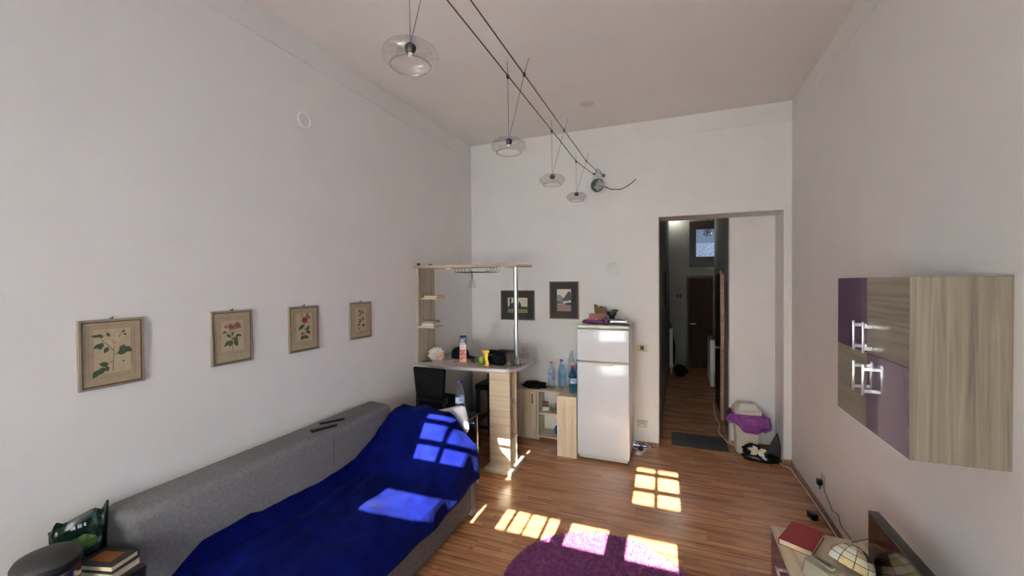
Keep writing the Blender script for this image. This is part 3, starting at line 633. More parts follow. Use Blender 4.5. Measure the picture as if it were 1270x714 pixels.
# ================================================================ LOW CABINETS BY THE FRIDGE
LY, LZ = 4.92, .635
lc = thing('low_cabinet', 'low pale wood cabinet with one steel-handled door under the bar', 'cabinet', (0, 0, 0))
obj('body', BX(-1.93, -1.61, LY+.02, YB-.008, 0, LZ-.02), 'pale_v', lc); obj('top', BX(-1.93, -1.605, LY, YB-.007, LZ-.02, LZ), 'pale_h', lc)
d = obj('door', BX(-1.785, -1.612, LY, LY+.019, .03, LZ-.022, bev=.001, seg=1), 'pale_v', lc); obj('door', BX(-1.928, -1.789, LY, LY+.019, .03, LZ-.022, bev=.001, seg=1), 'pale_v', lc)
b = B(); b.box(-1.668, -1.656, LY-.026, LY-.018, .46, .58, bev=.002)
for z_ in (.475, .565): b.box(-1.667, -1.657, LY-.02, LY+.001, z_-.005, z_+.005)
obj('handle', b, 'wire', d)
os_ = thing('open_shelf_unit', 'low open shelf unit with white back between cabinet and fridge', 'shelf unit', (0, 0, 0))
for a_, c_ in ((-1.604, -1.584), (-1.262, -1.242)): obj('side', BX(a_, c_, LY, YB-.02, 0, LZ-.02), 'pale_v', os_)
obj('top', BX(-1.604, -1.242, LY-.005, YB-.007, LZ-.02, LZ), 'pale_h', os_)
obj('shelf', BX(-1.584, -1.262, LY+.01, YB-.02, .325, .345), 'pale_h', os_); obj('bottom', BX(-1.584, -1.262, LY+.005, YB-.02, .035, .055), 'pale_h', os_)
obj('back', BX(-1.604, -1.242, YB-.02, YB-.008, 0, LZ-.02), 'whitep', os_)
eb = thing('end_cabinet', 'narrow pale wood end cabinet standing forward beside the fridge', 'cabinet', (0, 0, 0))
obj('front', BX(-1.238, -1.012, 4.535, 4.555, 0, .675), 'pale_v', eb); b = B(); b.box(-1.238, -1.22, 4.555, YB-.01, 0, .675); b.box(-1.03, -1.012, 4.555, YB-.01, 0, .675); obj('side', b, 'pale_v', eb)
obj('top', BX(-1.238, -1.012, 4.535, YB-.01, .675, .695), 'pale_y', eb)
tc_ = thing('tall_cabinet', 'taller wood cabinet in shade under the bar counter', 'cabinet', (0, 0, 0))
obj('body', BX(-2.50, -1.96, LY, YB-.008, 0, .93), 'tower', tc_); obj('top', BX(-2.51, -1.95, LY-.01, YB-.007, .93, .95), 'tower', tc_)
jr = thing('gherkin_jar', 'small glass jar with red lid on the open shelf', 'jar', (-1.515, 5.00, .345))
obj('glass_body', LA([(0, 0), (.036, 0), (.040, .012), (.040, .085), (.032, .10), (.030, .105)], n=20), 'glass', jr); obj('pickles', LA([(0, .003), (.036, .003), (.037, .07), (0, .072)], n=20), mottled('pickle_green', srgb(92, 88, 34), srgb(150, 138, 70), 60, .5), jr)
obj('label', LA([(.0408, .02), (.0408, .065)], n=20), 'paper', jr); obj('lid', LA([(0, .126), (.034, .126), (.036, .122), (.036, .104), (0, .104)], n=20), mat('red_lid', srgb(150, 34, 34), .35), jr)
for i, (gx, gy) in enumerate(((-1.41, 4.99), (-1.335, 5.02), (-1.375, 5.09))):
    g_ = obj('tumbler', LA([(0, .004), (.026, .004), (.034, .10), (.0355, .10), (.029, 0), (0, 0)], n=18), 'glass', loc=(gx, gy, .345)); tag(g_, ['clear drinking glass right beside the red-lidded jar on the shelf', 'clear drinking glass on the shelf nearest the end cabinet', 'clear drinking glass at the back of the open shelf'][i], 'glass', 'glasses on the open shelf')
b = B(); b.blob((0, 0, .075), (.058, .058, .072), 3, .1, 4, flat=.001); o = obj('blue_bag', b, mat('blue_plastic', srgb(24, 96, 190), .25), loc=(-1.338, 5.0, .055)); tag(o, 'crumpled blue plastic bag on the bottom of the open shelf', 'bag')
b = B(); b.blob((0, 0, .035), (.15, .085, .045), 8, .22, 4, flat=.001); b.blob((.06, -.02, .05), (.09, .06, .03), 9, .25, 3, flat=.001); o = obj('black_garment', b, 'blackc', loc=(-1.665, 5.02, LZ)); tag(o, 'folded black garment lying on top of the low cabinet', 'clothing')

def bottle(loc, h, r, col, capm, lab, label, group, thin=.6):
    K = thing('water_bottle', lab, 'bottle', loc, random.random()*6, group)
    gm = BG[col]
    pr_ = [(0, .01), (.6, 0), (.95, .02), (1., .06), (.96, .16), (1., .26), (.96, .30), (1, .34), (1., .56), (.92, .66), (.68, .77), (.40, .86), (.36, .93), (.36, .94)]
    obj('bottle_body', LA([(a*r, z*h) for a, z in pr_], n=22), gm, K)
    obj('cap', LA([(0, h*1.0), (.40*r, h*1.0), (.42*r, h*.985), (.42*r, h*.935), (0, h*.935)], n=16), capm, K)
    if label: obj('label', LA([(r*1.012, h*.36), (r*1.012, h*.54)], n=22), label, K)
    return K
BG = {'clear': glass('pet_clear', (.93, .96, .98), .08, thin=.8), 'blue': glass('pet_blue', (.55, .78, .93), .08, thin=.8), 'deep': glass('pet_deep_blue', (.18, .52, .72), .06, thin=.6), 'fog': glass('pet_frosted', (.84, .90, .93), .12, thin=.85)}
capb = mat('blue_cap', srgb(30, 60, 170), .35); capr = mat('red_cap', srgb(190, 40, 50), .35); capw = M['whitep']
lbl = mottled('blue_white_label', srgb(70, 100, 170), srgb(210, 220, 235), 70, .5)
bottle((-1.445, 5.03, LZ), .35, .046, 'fog', capr, 'frosted water bottle with red cap beside the black garment', lbl, 'bottles by the fridge')
bottle((-1.335, 5.12, LZ), .37, .046, 'blue', capb, 'pale blue water bottle with blue cap between two clear bottles', None, 'bottles by the fridge')
bottle((-1.285, 5.00, LZ), .36, .048, 'clear', capw, 'clear water bottle with white cap on the open shelf unit', None, 'bottles by the fridge')
bottle((-1.095, 4.72, .695), .33, .047, 'deep', capr, 'deep blue water bottle with red cap on the end cabinet', lbl, 'bottles by the fridge')
bottle((-1.10, 5.05, .695), .34, .046, 'blue', capb, 'blue-capped bottle half hidden between the deep blue bottle and fridge', None, 'bottles by the fridge')
bottle((-1.20, 5.10, .695), .44, .048, 'clear', capw, 'tall clear bottle standing behind the other bottles by the fridge', None, 'bottles by the fridge')

# ================================================================ BAR
CZ = 1.108
bar = thing('breakfast_bar', 'pale wood breakfast bar with steel pole, overhead shelf and end post', 'bar', (0, 0, 0))
def rnd_out(pts, n=6):
    """pts: (x, y, radius); rounded polygon"""
    out = []; L_ = len(pts)
    for i, (x_, y_, r_) in enumerate(pts):
        p = Vector((x_, y_)); a_ = Vector(pts[i-1][:2]); c_ = Vector(pts[(i+1) % L_][:2])
        if r_ <= 0: out.append((x_, y_)); continue
        d1 = (a_-p).normalized(); d2 = (c_-p).normalized()
        for k in range(n+1):
            t_ = k/n; q = (p+d1*r_)*(1-t_)**2+p*2*t_*(1-t_)+(p+d2*r_)*t_**2; out.append((q.x, q.y))
    return out
OUT = [(-2.652, 3.77, 0), (-1.50, 3.865, .18), (-1.44, 4.47, .13), (-2.652, 4.50, 0)]
GT = mottled('grey_stone_top', srgb(160, 150, 138), srgb(184, 174, 160), 45, .3)
b = B(); b.prism(rnd_out(OUT), CZ-.034, CZ); obj('counter_top', b, GT, bar, label='grey-beige counter top')
OUT2 = [(-2.652, 3.763, 0), (-1.494, 3.858, .18), (-1.433, 4.476, .13), (-2.652, 4.507, 0)]
b = B(); b.prism(rnd_out(OUT2), CZ-.030, CZ-.004); obj('edge_band', b, 'alu', bar, label='aluminium edge band')
pz = CZ-.034
post = obj('post_front', BX(-1.822, -1.590, 3.955, 3.975, .035, pz), 'pale_h', bar)
obj('post_side', BX(-1.822, -1.802, 3.975, 4.40, .035, pz), 'pale_y', bar)
obj('post_back', BX(-1.822, -1.590, 4.15, 4.17, .035, pz), 'pale_v', bar)
for z_ in (.335, .70): obj('post_shelf', BX(-1.802, -1.592, 3.975, 4.15, z_, z_+.02), 'pale_h', bar)
obj('base_plate', BX(-1.868, -1.548, 3.885, 4.33, 0, .035, bev=.003), 'pale_h', bar)
b = B(); b.cyl((-1.575, 4.12, CZ), (-1.575, 4.12, 2.163), .0235, n=24); pole = obj('pole', b, 'steel', bar, label='vertical steel pole')
obj('flange', LA([(0, .008), (.055, .008), (.06, 0)], (-1.575, 4.12, CZ), n=24), 'wire', pole)
SZ = 2.163
SO = [(-2.652, 3.79, 0), (-1.48, 3.86, .12), (-1.37, 4.20, .12), (-2.652, 4.22, 0)]
b = B(); b.prism(rnd_out(SO), SZ, SZ+.028); obj('overhead_shelf', b, wood('warm_grey_laminate', [srgb(134, 116, 98), srgb(158, 140, 120), srgb(170, 153, 134)], 0, 30, .45), bar)
tw = obj('tower_panel', BX(-2.652, -2.630, 3.84, 4.175, CZ, SZ), 'tower', bar)
for z_, y0_ in ((1.835, 3.88), (1.52, 3.84)): obj('tower_shelf', BX(-2.630, -2.43, y0_, y0_+.20, z_-.018, z_), 'pale_h', bar)
for y_ in (3.86, 4.10): obj('bracket', BX(-2.648, -2.62, y_-.012, y_+.012, SZ+.028, SZ+.058), 'wire', bar)
for x_ in (-2.33, -1.68): obj('spotlight', LA([(0, -.018), (.042, -.018), (.045, -.012), (.045, 0)], (x_, 4.0, SZ), n=24), 'chrome', bar)
b = B(); zr = SZ-.05
for y_ in (3.90, 3.98, 4.06, 4.14): b.tube([(-2.21, y_, SZ), (-2.19, y_, zr), (-1.80, y_, zr), (-1.78, y_+.01, zr+.02), (-1.765, y_, SZ)], .0035, 6)
for x_ in (-2.19, -2.0, -1.81): b.tube([(x_, 3.88, zr+.025), (x_, 3.90, zr), (x_, 4.16, zr)], .0035, 6)
rk = obj('glass_rack', b, 'wire', bar)
def stemglass(name, label, loc, h, r, group=None, flip=False):
    pr_ = [(.62, 0), (.60, .012), (.10, .03), (.06, .06), (.06, .42), (.14, .47), (.62, .56), (.95, .72), (1., .84), (.9, 1.)]
    b = B(); b.lathe([(a*r, z*h) for a, z in pr_], n=22)
    o = obj(name, b, 'glass', loc=loc)
    if flip: o.rotation_euler = (math.pi, 0, 0)
    return tag(o, label, 'glass', group)
hg = thing('wine_glass', 'wine glass hanging upside down from the wire rack under the shelf', 'glass', (-2.04, 4.0, zr+.012))
obj('foot', LA([(0, .002), (.038, .002), (.038, -.001), (0, -.004)], n=20), 'smoke', hg); obj('stem', LA([(.006, -.002), (.005, -.09)], n=10), 'wire', hg)
obj('bowl', LA([(.005, -.085), (.022, -.10), (.037, -.125), (.040, -.150), (.034, -.185)], n=22), 'glass', hg)
stemglass('wine_glass', 'tall stemmed glass standing on the far corner of the bar counter', (-1.565, 4.36, CZ), .20, .036)
for i, (gx, gy, gh) in enumerate(((-1.622, 4.02, .13), (-1.64, 4.18, .14), (-1.53, 4.06, .10), (-1.50, 4.20, .11))):
    g_ = obj('tumbler', LA([(0, .006), (.026, .006), (.034, gh*.6), (.036, gh), (.038, gh), (.037, gh*.6), (.030, 0), (0, 0)], n=18), 'smoke', loc=(gx, gy, CZ)); tag(g_, ['tall drinking glass beside the black pouch at the steel pole', 'tallest drinking glass just behind the foot of the steel pole', 'shortest drinking glass in front of the steel pole on the counter edge', 'low drinking glass at the rounded corner of the bar counter'][i], 'glass', 'glasses around the pole')
b = B(); b.lathe([(0, 0), (.016, 0), (.017, .05), (0, .05)], n=14); o = obj('small_cup', b, 'whitep', loc=(-1.56, 4.22, CZ)); tag(o, 'tiny white cup beside the stemmed glass on the bar', 'cup')
# things on the counter
pb = thing('tissue_bundle', 'crumpled bundle of white and peach tissue on the bar counter', 'tissue', (-2.53, 4.05, CZ))
b = B(); b.blob((0, 0, .07), (.085, .075, .075), 11, .22, 4, flat=.001, fr=4); obj('wrap', b, mottled('white_tissue', srgb(206, 198, 190), srgb(228, 222, 214), 40, .8), pb)
b = B(); b.blob((.055, -.035, .055), (.05, .045, .05), 12, .2, 3, flat=.001, fr=4); obj('peach_tissue', b, mottled('peach_tissue', srgb(214, 160, 136), srgb(226, 190, 168), 30, .8), pb)
cp = thing('baseball_cap', 'black baseball cap lying behind the juice carton on the bar', 'cap', (-2.36, 4.30, CZ), R(-10))
b = B(); b.lathe([(.11, 0), (.112, .04), (.10, .085), (.07, .115), (.03, .128), (0, .13)], n=24, sx=1., sy=.85); obj('crown', b, 'blackc', cp)
b = B(); b.grid(lambda u, v: (.09+.13*v, (u-.5)*.17*(1-.35*v*v), .012-.006*math.sin(u*math.pi)*0+.02*math.sin(u*math.pi)*(1-v)), 12, 5); obj('peak', b, 'blackc', cp)
b = B(); b.box(-.10, .09, -.06, .06, .002, .004); b.box(-.08, .10, -.055, .065, .005, .0065, rz=R(8)); o = obj('paper_sheets', b, 'paper', loc=(-2.40, 4.04, CZ)); o.rotation_euler = (0, 0, R(6)); tag(o, 'white paper sheets lying on the bar counter by the carton', 'paper')
b = B(); b.box(-.07, .07, -.008, .008, 0, .012, bev=.003); o = obj('black_pen', b, 'blackp', loc=(-2.60, 3.93, CZ)); o.rotation_euler = (0, 0, R(35)); tag(o, 'short black pen near the tower end of the bar', 'pen')
jc = thing('juice_carton', 'tall juice carton with navy top and red fruit on the bar', 'carton', (-2.195, 4.07, CZ), R(18)); jc.scale = (.9, .9, 1.)
obj('body', BX(-.040, .040, -.036, .036, 0, .275, bev=.002), mottled('pink_fruit_print', srgb(206, 130, 116), srgb(224, 178, 164), 50, .4), jc)
NAV = mat('navy_print', srgb(22, 34, 92), .35); RF = mottled('red_fruit', srgb(158, 40, 40), srgb(196, 84, 76), 80, .4)
b = B(); b.box(-.0405, .0405, -.0365, .0365, .205, .276); b.slab([(-.040, -.036, .276), (.040, -.036, .276), (.040, -.004, .300), (-.040, -.004, .300)], (0, .008, .0)); b.slab([(-.040, .036, .276), (.040, .036, .276), (.040, .004, .300), (-.040, .004, .300)], (0, -.008, 0)); obj('navy_top', b, NAV, jc)
obj('white_band', BX(-.0405, .0405, -.0365, .0365, .150, .206), 'paper', jc)
b = B(); b.tube([(.0+.020*math.cos(a_), -.0372, .242+.010*math.sin(a_)) for a_ in [R(20+i*28) for i in range(11)]], .004, 6); b.box(-.034, .028, -.0372, -.0362, .210, .222); obj('white_emblem', b, 'paper', jc)
b = B(); b.box(-.022, .024, -.0371, -.0364, .172, .177); b.box(-.018, .018, -.0371, -.0364, .160, .163); obj('print_lines', b, mat('grey_ink', srgb(120, 130, 160), .6), jc)
for i, (u, v, r_) in enumerate(((-.018, .128, .016), (.014, .132, .015), (-.016, .090, .016), (.018, .092, .014), (.0, .11, .012), (-.012, .045, .015), (.016, .058, .011))):
    b = B(); b.cyl((u, -.0362, v), (u, -.0376, v), r_, r_*.9, n=14); obj('red_fruit', b, RF, jc)
eg = thing('eyeglasses', 'dark-rimmed eyeglasses lying on the bar beside the apple', 'eyeglasses', (-2.07, 4.06, CZ), R(-38))
b = B()
for s_ in (-1, 1): b.tube([(s_*.034+.027*math.cos(R(a_)), 0, .024+.021*math.sin(R(a_))) for a_ in range(0, 361, 24)], .0035, 6); b.tube([(s_*.062, 0, .030), (s_*.064, .07, .024), (s_*.055, .13, .006)], .003, 6)
b.tube([(-.008, 0, .03), (.008, 0, .03)], .003, 6); obj('rims', b, 'blackp', eg)
b = B()
for s_ in (-1, 1): b.cyl((s_*.034, -.0004, .024), (s_*.034, .0004, .024), .021, n=16)
obj('lenses', b, 'glass', eg)
AP = mottled('green_apple_skin', srgb(104, 134, 30), srgb(140, 164, 52), 12, .3)
def apple(loc, r, label):
    A_ = thing('green_apple', label, 'apple', loc, 0, 'green apples on the bar'); 
    obj('fruit', LA([(0, .12*r), (.35*r, 0), (.75*r, .22*r), (1.0*r, .85*r), (.93*r, 1.35*r), (.6*r, 1.72*r), (.25*r, 1.74*r), (0, 1.6*r)], n=24), AP, A_)
    obj('stem', TB([(0, 0, 1.6*r), (.05*r, 0, 1.95*r)], .003, 6), 'wire', A_)
apple((-1.965, 4.055, CZ), .047, 'round green apple on the bar beside the yellow packet'); apple((-1.91, 4.20, CZ), .043, 'green apple partly hidden behind the yellow packet on the bar')
YL = mottled('yellow_wrapper', srgb(206, 156, 24), srgb(228, 186, 60), 30, .35)
yb_ = thing('yellow_packet', 'tall twisted yellow snack wrapper standing on the bar', 'packet', (-1.85, 3.955, CZ))
b = B()
def yw(u, v):
    wd = .030-.010*math.sin(math.pi*v)+.022*smooth(.72, 1, v); th = .016*(1-v*.8)+.002
    a_ = u*2*math.pi; return (wd*math.cos(a_)-.028*v*v+.006*math.sin(v*9), th*math.sin(a_)+.01*v, .001+v*.165)
b.grid(yw, 14, 12, wrap=True); obj('wrapper', b, YL, yb_)
obj('foot', BX(-.028, .030, -.018, .018, 0, .022, bev=.006), YL, yb_)
bb = thing('black_pouch', 'soft black fabric pouch slumped on the bar counter', 'pouch', (-1.785, 4.08, CZ), R(-8))
b = B(); b.blob((0, 0, .05), (.105, .075, .068), 21, .12, 4, flat=.001); b.blob((.05, -.03, .03), (.075, .05, .045), 22, .15, 3, flat=.001); obj('body', b, 'blackc', bb)
o = tag(obj('black_box', BX(-.12, .12, -.06, .06, 0, .115, bev=.006), 'blackp', loc=(-1.76, 4.32, CZ)), 'matte black box standing behind the pouch on the bar', 'box')
# books and a tray on the tower shelves
book('paperback', 'white-edged book at the bottom of the lower tower shelf stack', (-2.545, 3.94, 1.52), R(4), .15, .12, .028, 'paper', 'books on the tower shelf', pg='paper')
book('paperback', 'dark blue book in the middle of the lower tower shelf stack', (-2.54, 3.945, 1.549), R(-3), .15, .12, .014, mat('navy_cover', srgb(40, 44, 60), .6), 'books on the tower shelf', pg='paper')
book('paperback', 'dark red book topmost on the lower tower shelf', (-2.525, 3.94, 1.564), R(9), .16, .11, .012, mat('maroon_cover', srgb(84, 34, 36), .6), 'books on the tower shelf')
book('paperback', 'thin brown book lying on the upper tower shelf', (-2.52, 3.98, 1.835), R(0), .18, .13, .022, mat('brown_cover', srgb(132, 84, 54), .6), 'books on the tower shelf')

# ================================================================ STOOLS
def stool(label, loc, rz):
    K = thing('bar_stool', label, 'stool', loc, rz, 'black leather bar stools')
    obj('seat', BX(-.195, .195, -.185, .195, .695, .765, bev=.022, seg=3), 'black', K)
    b = B(); V = b.box(-.185, .185, -.215, -.165, .80, 1.125, bev=.018, seg=3)
    for v in V: v.co.x *= .90+.16*(v.co.z-.80)/.325; v.co.y -= .05*(v.co.z-.80)
    bk = obj('backrest', b, 'black', K); obj('stud', LA([(0, 0), (.008, 0), (.006, .004), (0, .005)], (-.175, -.19, .97), n=10), 'chrome', bk)
    for sx in (-1, 1):
        b = B(); V = b.box(sx*.165-.02, sx*.165+.02, -.19, -.15, 0, .82); 
        obj('leg', b, 'bwood', K); obj('leg', BX(sx*.165-.02, sx*.165+.02, .14, .18, 0, .70), 'bwood', K)
        obj('rail', BX(sx*.165-.011, sx*.165+.011, -.15, .14, .30, .335), 'bwood', K)
    obj('footrest', BX(-.145, .145, .148, .172, .22, .26), 'bwood', K); obj('rail', BX(-.145, .145, -.182, -.158, .30, .335), 'bwood', K)
    return K
stool('black leather bar stool with its backrest turned toward the sofa', (-2.325, 3.80, 0), R(-3))
stool('black leather bar stool behind the end post, facing the bar', (-2.05, 4.635, 0), R(180))

# ================================================================ SIDE TABLE WITH BOTTLE BEHIND THE SOFA
st = thing('side_table', 'small dark side table with slim legs between sofa and bar', 'table', (-1.925, 3.50, 0))
obj('top', BX(-.13, .13, -.13, .15, .685, .705, bev=.003), 'bwood', st); obj('shelf', BX(-.12, .12, -.12, .14, .25, .265), 'bwood', st)
for sx in (-.112, .112):
    for sy in (-.112, .132): obj('leg', CY((sx, sy, 0), (sx, sy, .685), .011, n=12), 'chrome' if sx > 0 else 'bwood', st)
bottle((-1.945, 3.53, .705), .335, .046, 'clear', capb, 'clear water bottle with blue cap and pale label on the side table', mat('pale_blue_label', srgb(170, 192, 226), .5), None)
sbot = [o for o in bpy.data.objects if o.get('label', '').startswith('clear water bottle with blue cap and pale')][0]; sbot.rotation_euler = (0, 0, 0)
b = B()
for a_, z_, h_ in ((-78, .148, .026), (-66, .148, .016), (-60, .148, .026), (-50, .148, .016), (-42, .148, .018)): q_ = R(a_); b.box(-.0022, .0022, -.0005, .0005, z_, z_+h_, rz=q_+R(90), ctr=(0, 0, 0)) and None; bmesh.ops.translate(b.bm, vec=(.0470*math.cos(q_), .0470*math.sin(q_), 0), verts=b.bm.verts[-8:])
obj('navy_print', b, mat('navy_label_ink', srgb(40, 60, 130), .5), sbot)

# ================================================================ SOFA, BLANKET, PILLOW
SX = -1.605
sf = thing('sofa', 'grey fabric sofa along the left wall under the rose prints', 'sofa', (0, 0, 0))
def backrest(u, v):
    pass
b = B(); V = b.box(XL+.015, -2.385, 1.12, 3.06, .20, .905, bev=.045, seg=4)
for v in V:
    if v.co.z > .5: v.co.z += (v.co.x+2.5)*-.05
obj('backrest', b, 'sofa', sf)
obj('seam', BX(-2.388, -2.3835, 2.36, 2.366, .62, .86), 'sofab', sf)
obj('seat', BX(-2.38, SX-.02, 1.12, 3.10, .20, .395, bev=.03, seg=3), 'sofa', sf)
b = B(); b.box(XL+.02, SX-.012, 1.12, 3.12, .035, .20); obj('base', b, 'sofab', sf)
b = B(); b.prism([(1.12, .075), (2.79, .075), (2.86, .13), (2.99, .13), (3.02, .075), (3.095, .075), (3.095, .335), (1.12, .335)], 0, .012)
o = obj('front_panel', b, 'sofab', sf); o.rotation_euler = (R(90), 0, R(90)); o.location = (SX-.012, 0, 0)
obj('end_panel', BX(-2.36, SX+.008, 3.10, 3.165, .0, .345, bev=.006), 'sofa', sf)
b = B(); b.box(-2.36, SX-.12, 2.97, 3.13, .36, .58, bev=.05, seg=3); obj('armrest', b, 'sofa', sf)
for px in (XL+.08, SX-.06):
    for py in (1.18, 3.02): obj('foot', CY((px, py, 0), (px, py, .04), .02), 'blackp', sf)

ZB = [(1.0, .50), (1.28, .515), (1.425, .60), (1.70, .61), (1.775, .585), (2.25, .565), (2.57, .58), (2.81, .69), (2.975, .815), (3.3, .815)]
def lerp(tb, x_):
    for (a_, c_), (d_, e_) in zip(tb, tb[1:]):
        if x_ <= d_: return c_+(e_-c_)*max(0, (x_-a_)/(d_-a_))
    return tb[-1][1]
def seat_h(x_, y_):
    e = smooth(2.60, 3.06, y_)
    fall = 1-smooth(-1.86, -1.585, x_)*.62
    h = .452+.405*e*fall
    h -= .03*(1-e)*smooth(-1.75, -1.60, x_)
    return h
def bl(u, v):
    """u: across, from the backrest over the seat to the hanging front; v: along the sofa"""
    y_ = 1.13+v*(3.155-1.13)
    yl = min(y_, 3.155)
    zb_ = lerp(ZB, y_); e = smooth(2.62, 3.05, y_)
    A_ = (-2.372, zb_); hb = seat_h(-2.30, y_)
    hem = .262+.012*math.sin(y_*7)
    if y_ > 2.9: hem += .03*smooth(2.9, 3.15, y_)
    pts = [A_, (-2.368, (A_[1]+hb)/2), (-2.34, hb+.012), (-2.27, hb)]
    pts += [(x_, seat_h(x_, y_)) for x_ in [-2.2+.05*i for i in range(12)]]
    hl = seat_h(-1.62, y_); pts += [(-1.612, hl-.006), (-1.590, hl-.025), (-1.580, hl-.06), (-1.578, (hl+hem)/2), (-1.574, hem)]
    n = len(pts)-1; t_ = u*n; i = min(int(t_), n-1); f = t_-i
    x_ = pts[i][0]+(pts[i+1][0]-pts[i][0])*f; z_ = pts[i][1]+(pts[i+1][1]-pts[i][1])*f
    # folds
    q = Vector((x_*2.2+y_*.9, y_*1.6, 3.1)); w_ = noise.noise(q)*.5+.5
    dr = math.sin((x_*1.0+y_*.55)*15+4*noise.noise(Vector((x_*1.5, y_*1.5, 0))))
    fold = .024*max(0, dr)**2*w_+.020*noise.noise(Vector((x_*4.5, y_*3.2, 1)))
    on = smooth(-2.36, -2.2, x_)*(1-smooth(-1.68, -1.60, x_))
    z_ += fold*(.35+on)+.006
    z_ += .055*math.exp(-((y_-1.58)/.20)**2-((x_+2.27)/.06)**2)+.03*math.exp(-((y_-2.2)/.5)**2-((x_+2.29-.05*math.sin(y_*4))/.045)**2)
    if x_ > -1.60: x_ += .012*math.sin(y_*16+2*noise.noise(Vector((y_*3, 0, 0))))*.6+.006
    if u < .16: z_ += .010*noise.noise(Vector((y_*8, 4, 0))); x_ += .012*abs(noise.noise(Vector((y_*6, u*8, 9))))
    return (x_, y_, z_)
BLUE = mat('royal_blue_plush', (.006, .012, .36), .9, spec=.04, Sheen_Weight=.03, Sheen_Roughness=.45)
BLUE.node_tree.nodes['Principled BSDF'].inputs['Sheen Tint'].default_value = (.30, .42, 1, 1)
t, p = nodes(BLUE); tc = N(t, 'ShaderNodeTexCoord'); n1 = N(t, 'ShaderNodeTexNoise'); n1.inputs['Scale'].default_value = 9; n1.inputs['Detail'].default_value = 4
r = ramp(t, [(.30, (.0013, .003, .052)), (.75, (.0028, .007, .10))]); t.links.new(tc.outputs['Object'], n1.inputs['Vector']); t.links.new(n1.outputs[0], r.inputs[0]); t.links.new(r.outputs[0], p.inputs['Base Color'])
vo = N(t, 'ShaderNodeTexWave'); vo.wave_type = 'RINGS'; vo.inputs['Scale'].default_value = 4.5; vo.inputs['Distortion'].default_value = 9; vo.inputs['Detail'].default_value = 1.5; vo.inputs['Detail Scale'].default_value = 1.2
t.links.new(tc.outputs['Object'], vo.inputs['Vector']); bp = N(t, 'ShaderNodeBump'); bp.inputs['Strength'].default_value = .25; bp.inputs['Distance'].default_value = .004
n2 = N(t, 'ShaderNodeTexNoise'); n2.inputs['Scale'].default_value = 220; ad2 = N(t, 'ShaderNodeMath', operation='ADD'); t.links.new(tc.outputs['Object'], n2.inputs['Vector']); t.links.new(vo.outputs[1], ad2.inputs[0]); t.links.new(n2.outputs[0], ad2.inputs[1])
t.links.new(ad2.outputs[0], bp.inputs['Height']); t.links.new(bp.outputs[0], p.inputs['Normal'])
b = B(); GV = b.grid(bl, 84, 150)
# far end drops over the arm
ext = []
for i, col in enumerate(GV):
    v = col[-1].co; lo = min(v.z, max(.26, .31+.02*math.sin(i*.4)))
    ext.append([b.bm.verts.new((v.x, v.y+.018+.012*k/5, v.z+(lo-v.z)*(k/5)**.9-.004)) for k in range(1, 6)])
for i in range(len(GV)-1):
    a_ = [GV[i][-1]]+ext[i]; c_ = [GV[i+1][-1]]+ext[i+1]
    for k in range(5): b.bm.faces.new((a_[k], c_[k], c_[k+1], a_[k+1]))
o = obj('plush_blanket', b, BLUE, ang=80); tag(o, 'royal blue plush blanket spread over the sofa seat and far arm', 'blanket')
md = o.modifiers.new('thickness', 'SOLIDIFY'); md.thickness = .008; md.offset = -1
# the white pillow stands its corner up behind the blanket
b = B()
def pil(u, v):
    th = u*2*math.pi; ph = (v-.5)*math.pi
    sg = lambda c_, k: math.copysign(abs(c_)**k, c_)
    x_ = sg(math.cos(th), .30)*math.cos(ph)**.35; y_ = sg(math.sin(th), .30)*math.cos(ph)**.35; z_ = math.sin(ph)*(1-abs(x_*y_)*.55)
    return (x_*.27, y_*.13, z_*.058)
b.grid(pil, 40, 14, wrap=True)
o = obj('white_pillow', b, bump(mat('white_cotton', srgb(226, 226, 230), .85), 60, .3, .004), ang=80, loc=(-1.985, 3.272, .692)); o.rotation_euler = (R(78), R(-17), 0); tag(o, 'white pillow with one corner sticking up behind the blue blanket', 'pillow')
# remotes on the backrest
def remote(label, x_, y_, rz, l, wd):
    K = thing('remote_control', label, 'remote control', (x_, y_, .902), rz, None)
    obj('body', BX(-wd/2, wd/2, -l/2, l/2, 0, .020, bev=.007, seg=3), 'blackp', K)
    b = B(); k = 0
    for i in range(6):
        for j in range(3): b.box((j-1)*wd*.26-.004, (j-1)*wd*.26+.004, -l*.36+i*l*.12-.003, -l*.36+i*l*.12+.003, .020, .022)
    obj('buttons', b, mat('button_grey', (.08, .08, .085), .5), K)
remote('longer black remote control on the sofa backrest, beside the wall', -2.515, 2.475, R(-28), .19, .042)
remote('shorter black remote control on the sofa backrest edge', -2.455, 2.335, R(-22), .19, .048)

# ================================================================ RUG
RC = (-.434, 2.575, 0.); RR_ = .625
rg = thing('round_rug', 'round purple shaggy rug on the wooden floor', 'rug', RC)
obj('backing', LA([(0, .012), (RR_-.01, .012), (RR_, .004), (RR_, 0), (0, 0)], n=64), mat('rug_backing', srgb(64, 34, 62), .95), rg)
import numpy as np
rs = np.random.RandomState(3); n_ = 52000
rad = RR_*np.sqrt(rs.rand(n_)); th = rs.rand(n_)*2*math.pi; bx_ = rad*np.cos(th); by_ = rad*np.sin(th)
ht = .020+.016*rs.rand(n_); la = rs.rand(n_)*2*math.pi; ln = .004+.014*rs.rand(n_); wv = rs.rand(n_)*2*math.pi; ww = .0022+.0014*rs.rand(n_)
z0_ = np.full(n_, .010)
co = np.zeros((n_, 4, 3))
co[:, 0] = np.stack([bx_-ww*np.cos(wv), by_-ww*np.sin(wv), z0_], 1); co[:, 1] = np.stack([bx_+ww*np.cos(wv), by_+ww*np.sin(wv), z0_], 1)
mx_, my_ = bx_+ln*.9*np.cos(la), by_+ln*.9*np.sin(la)
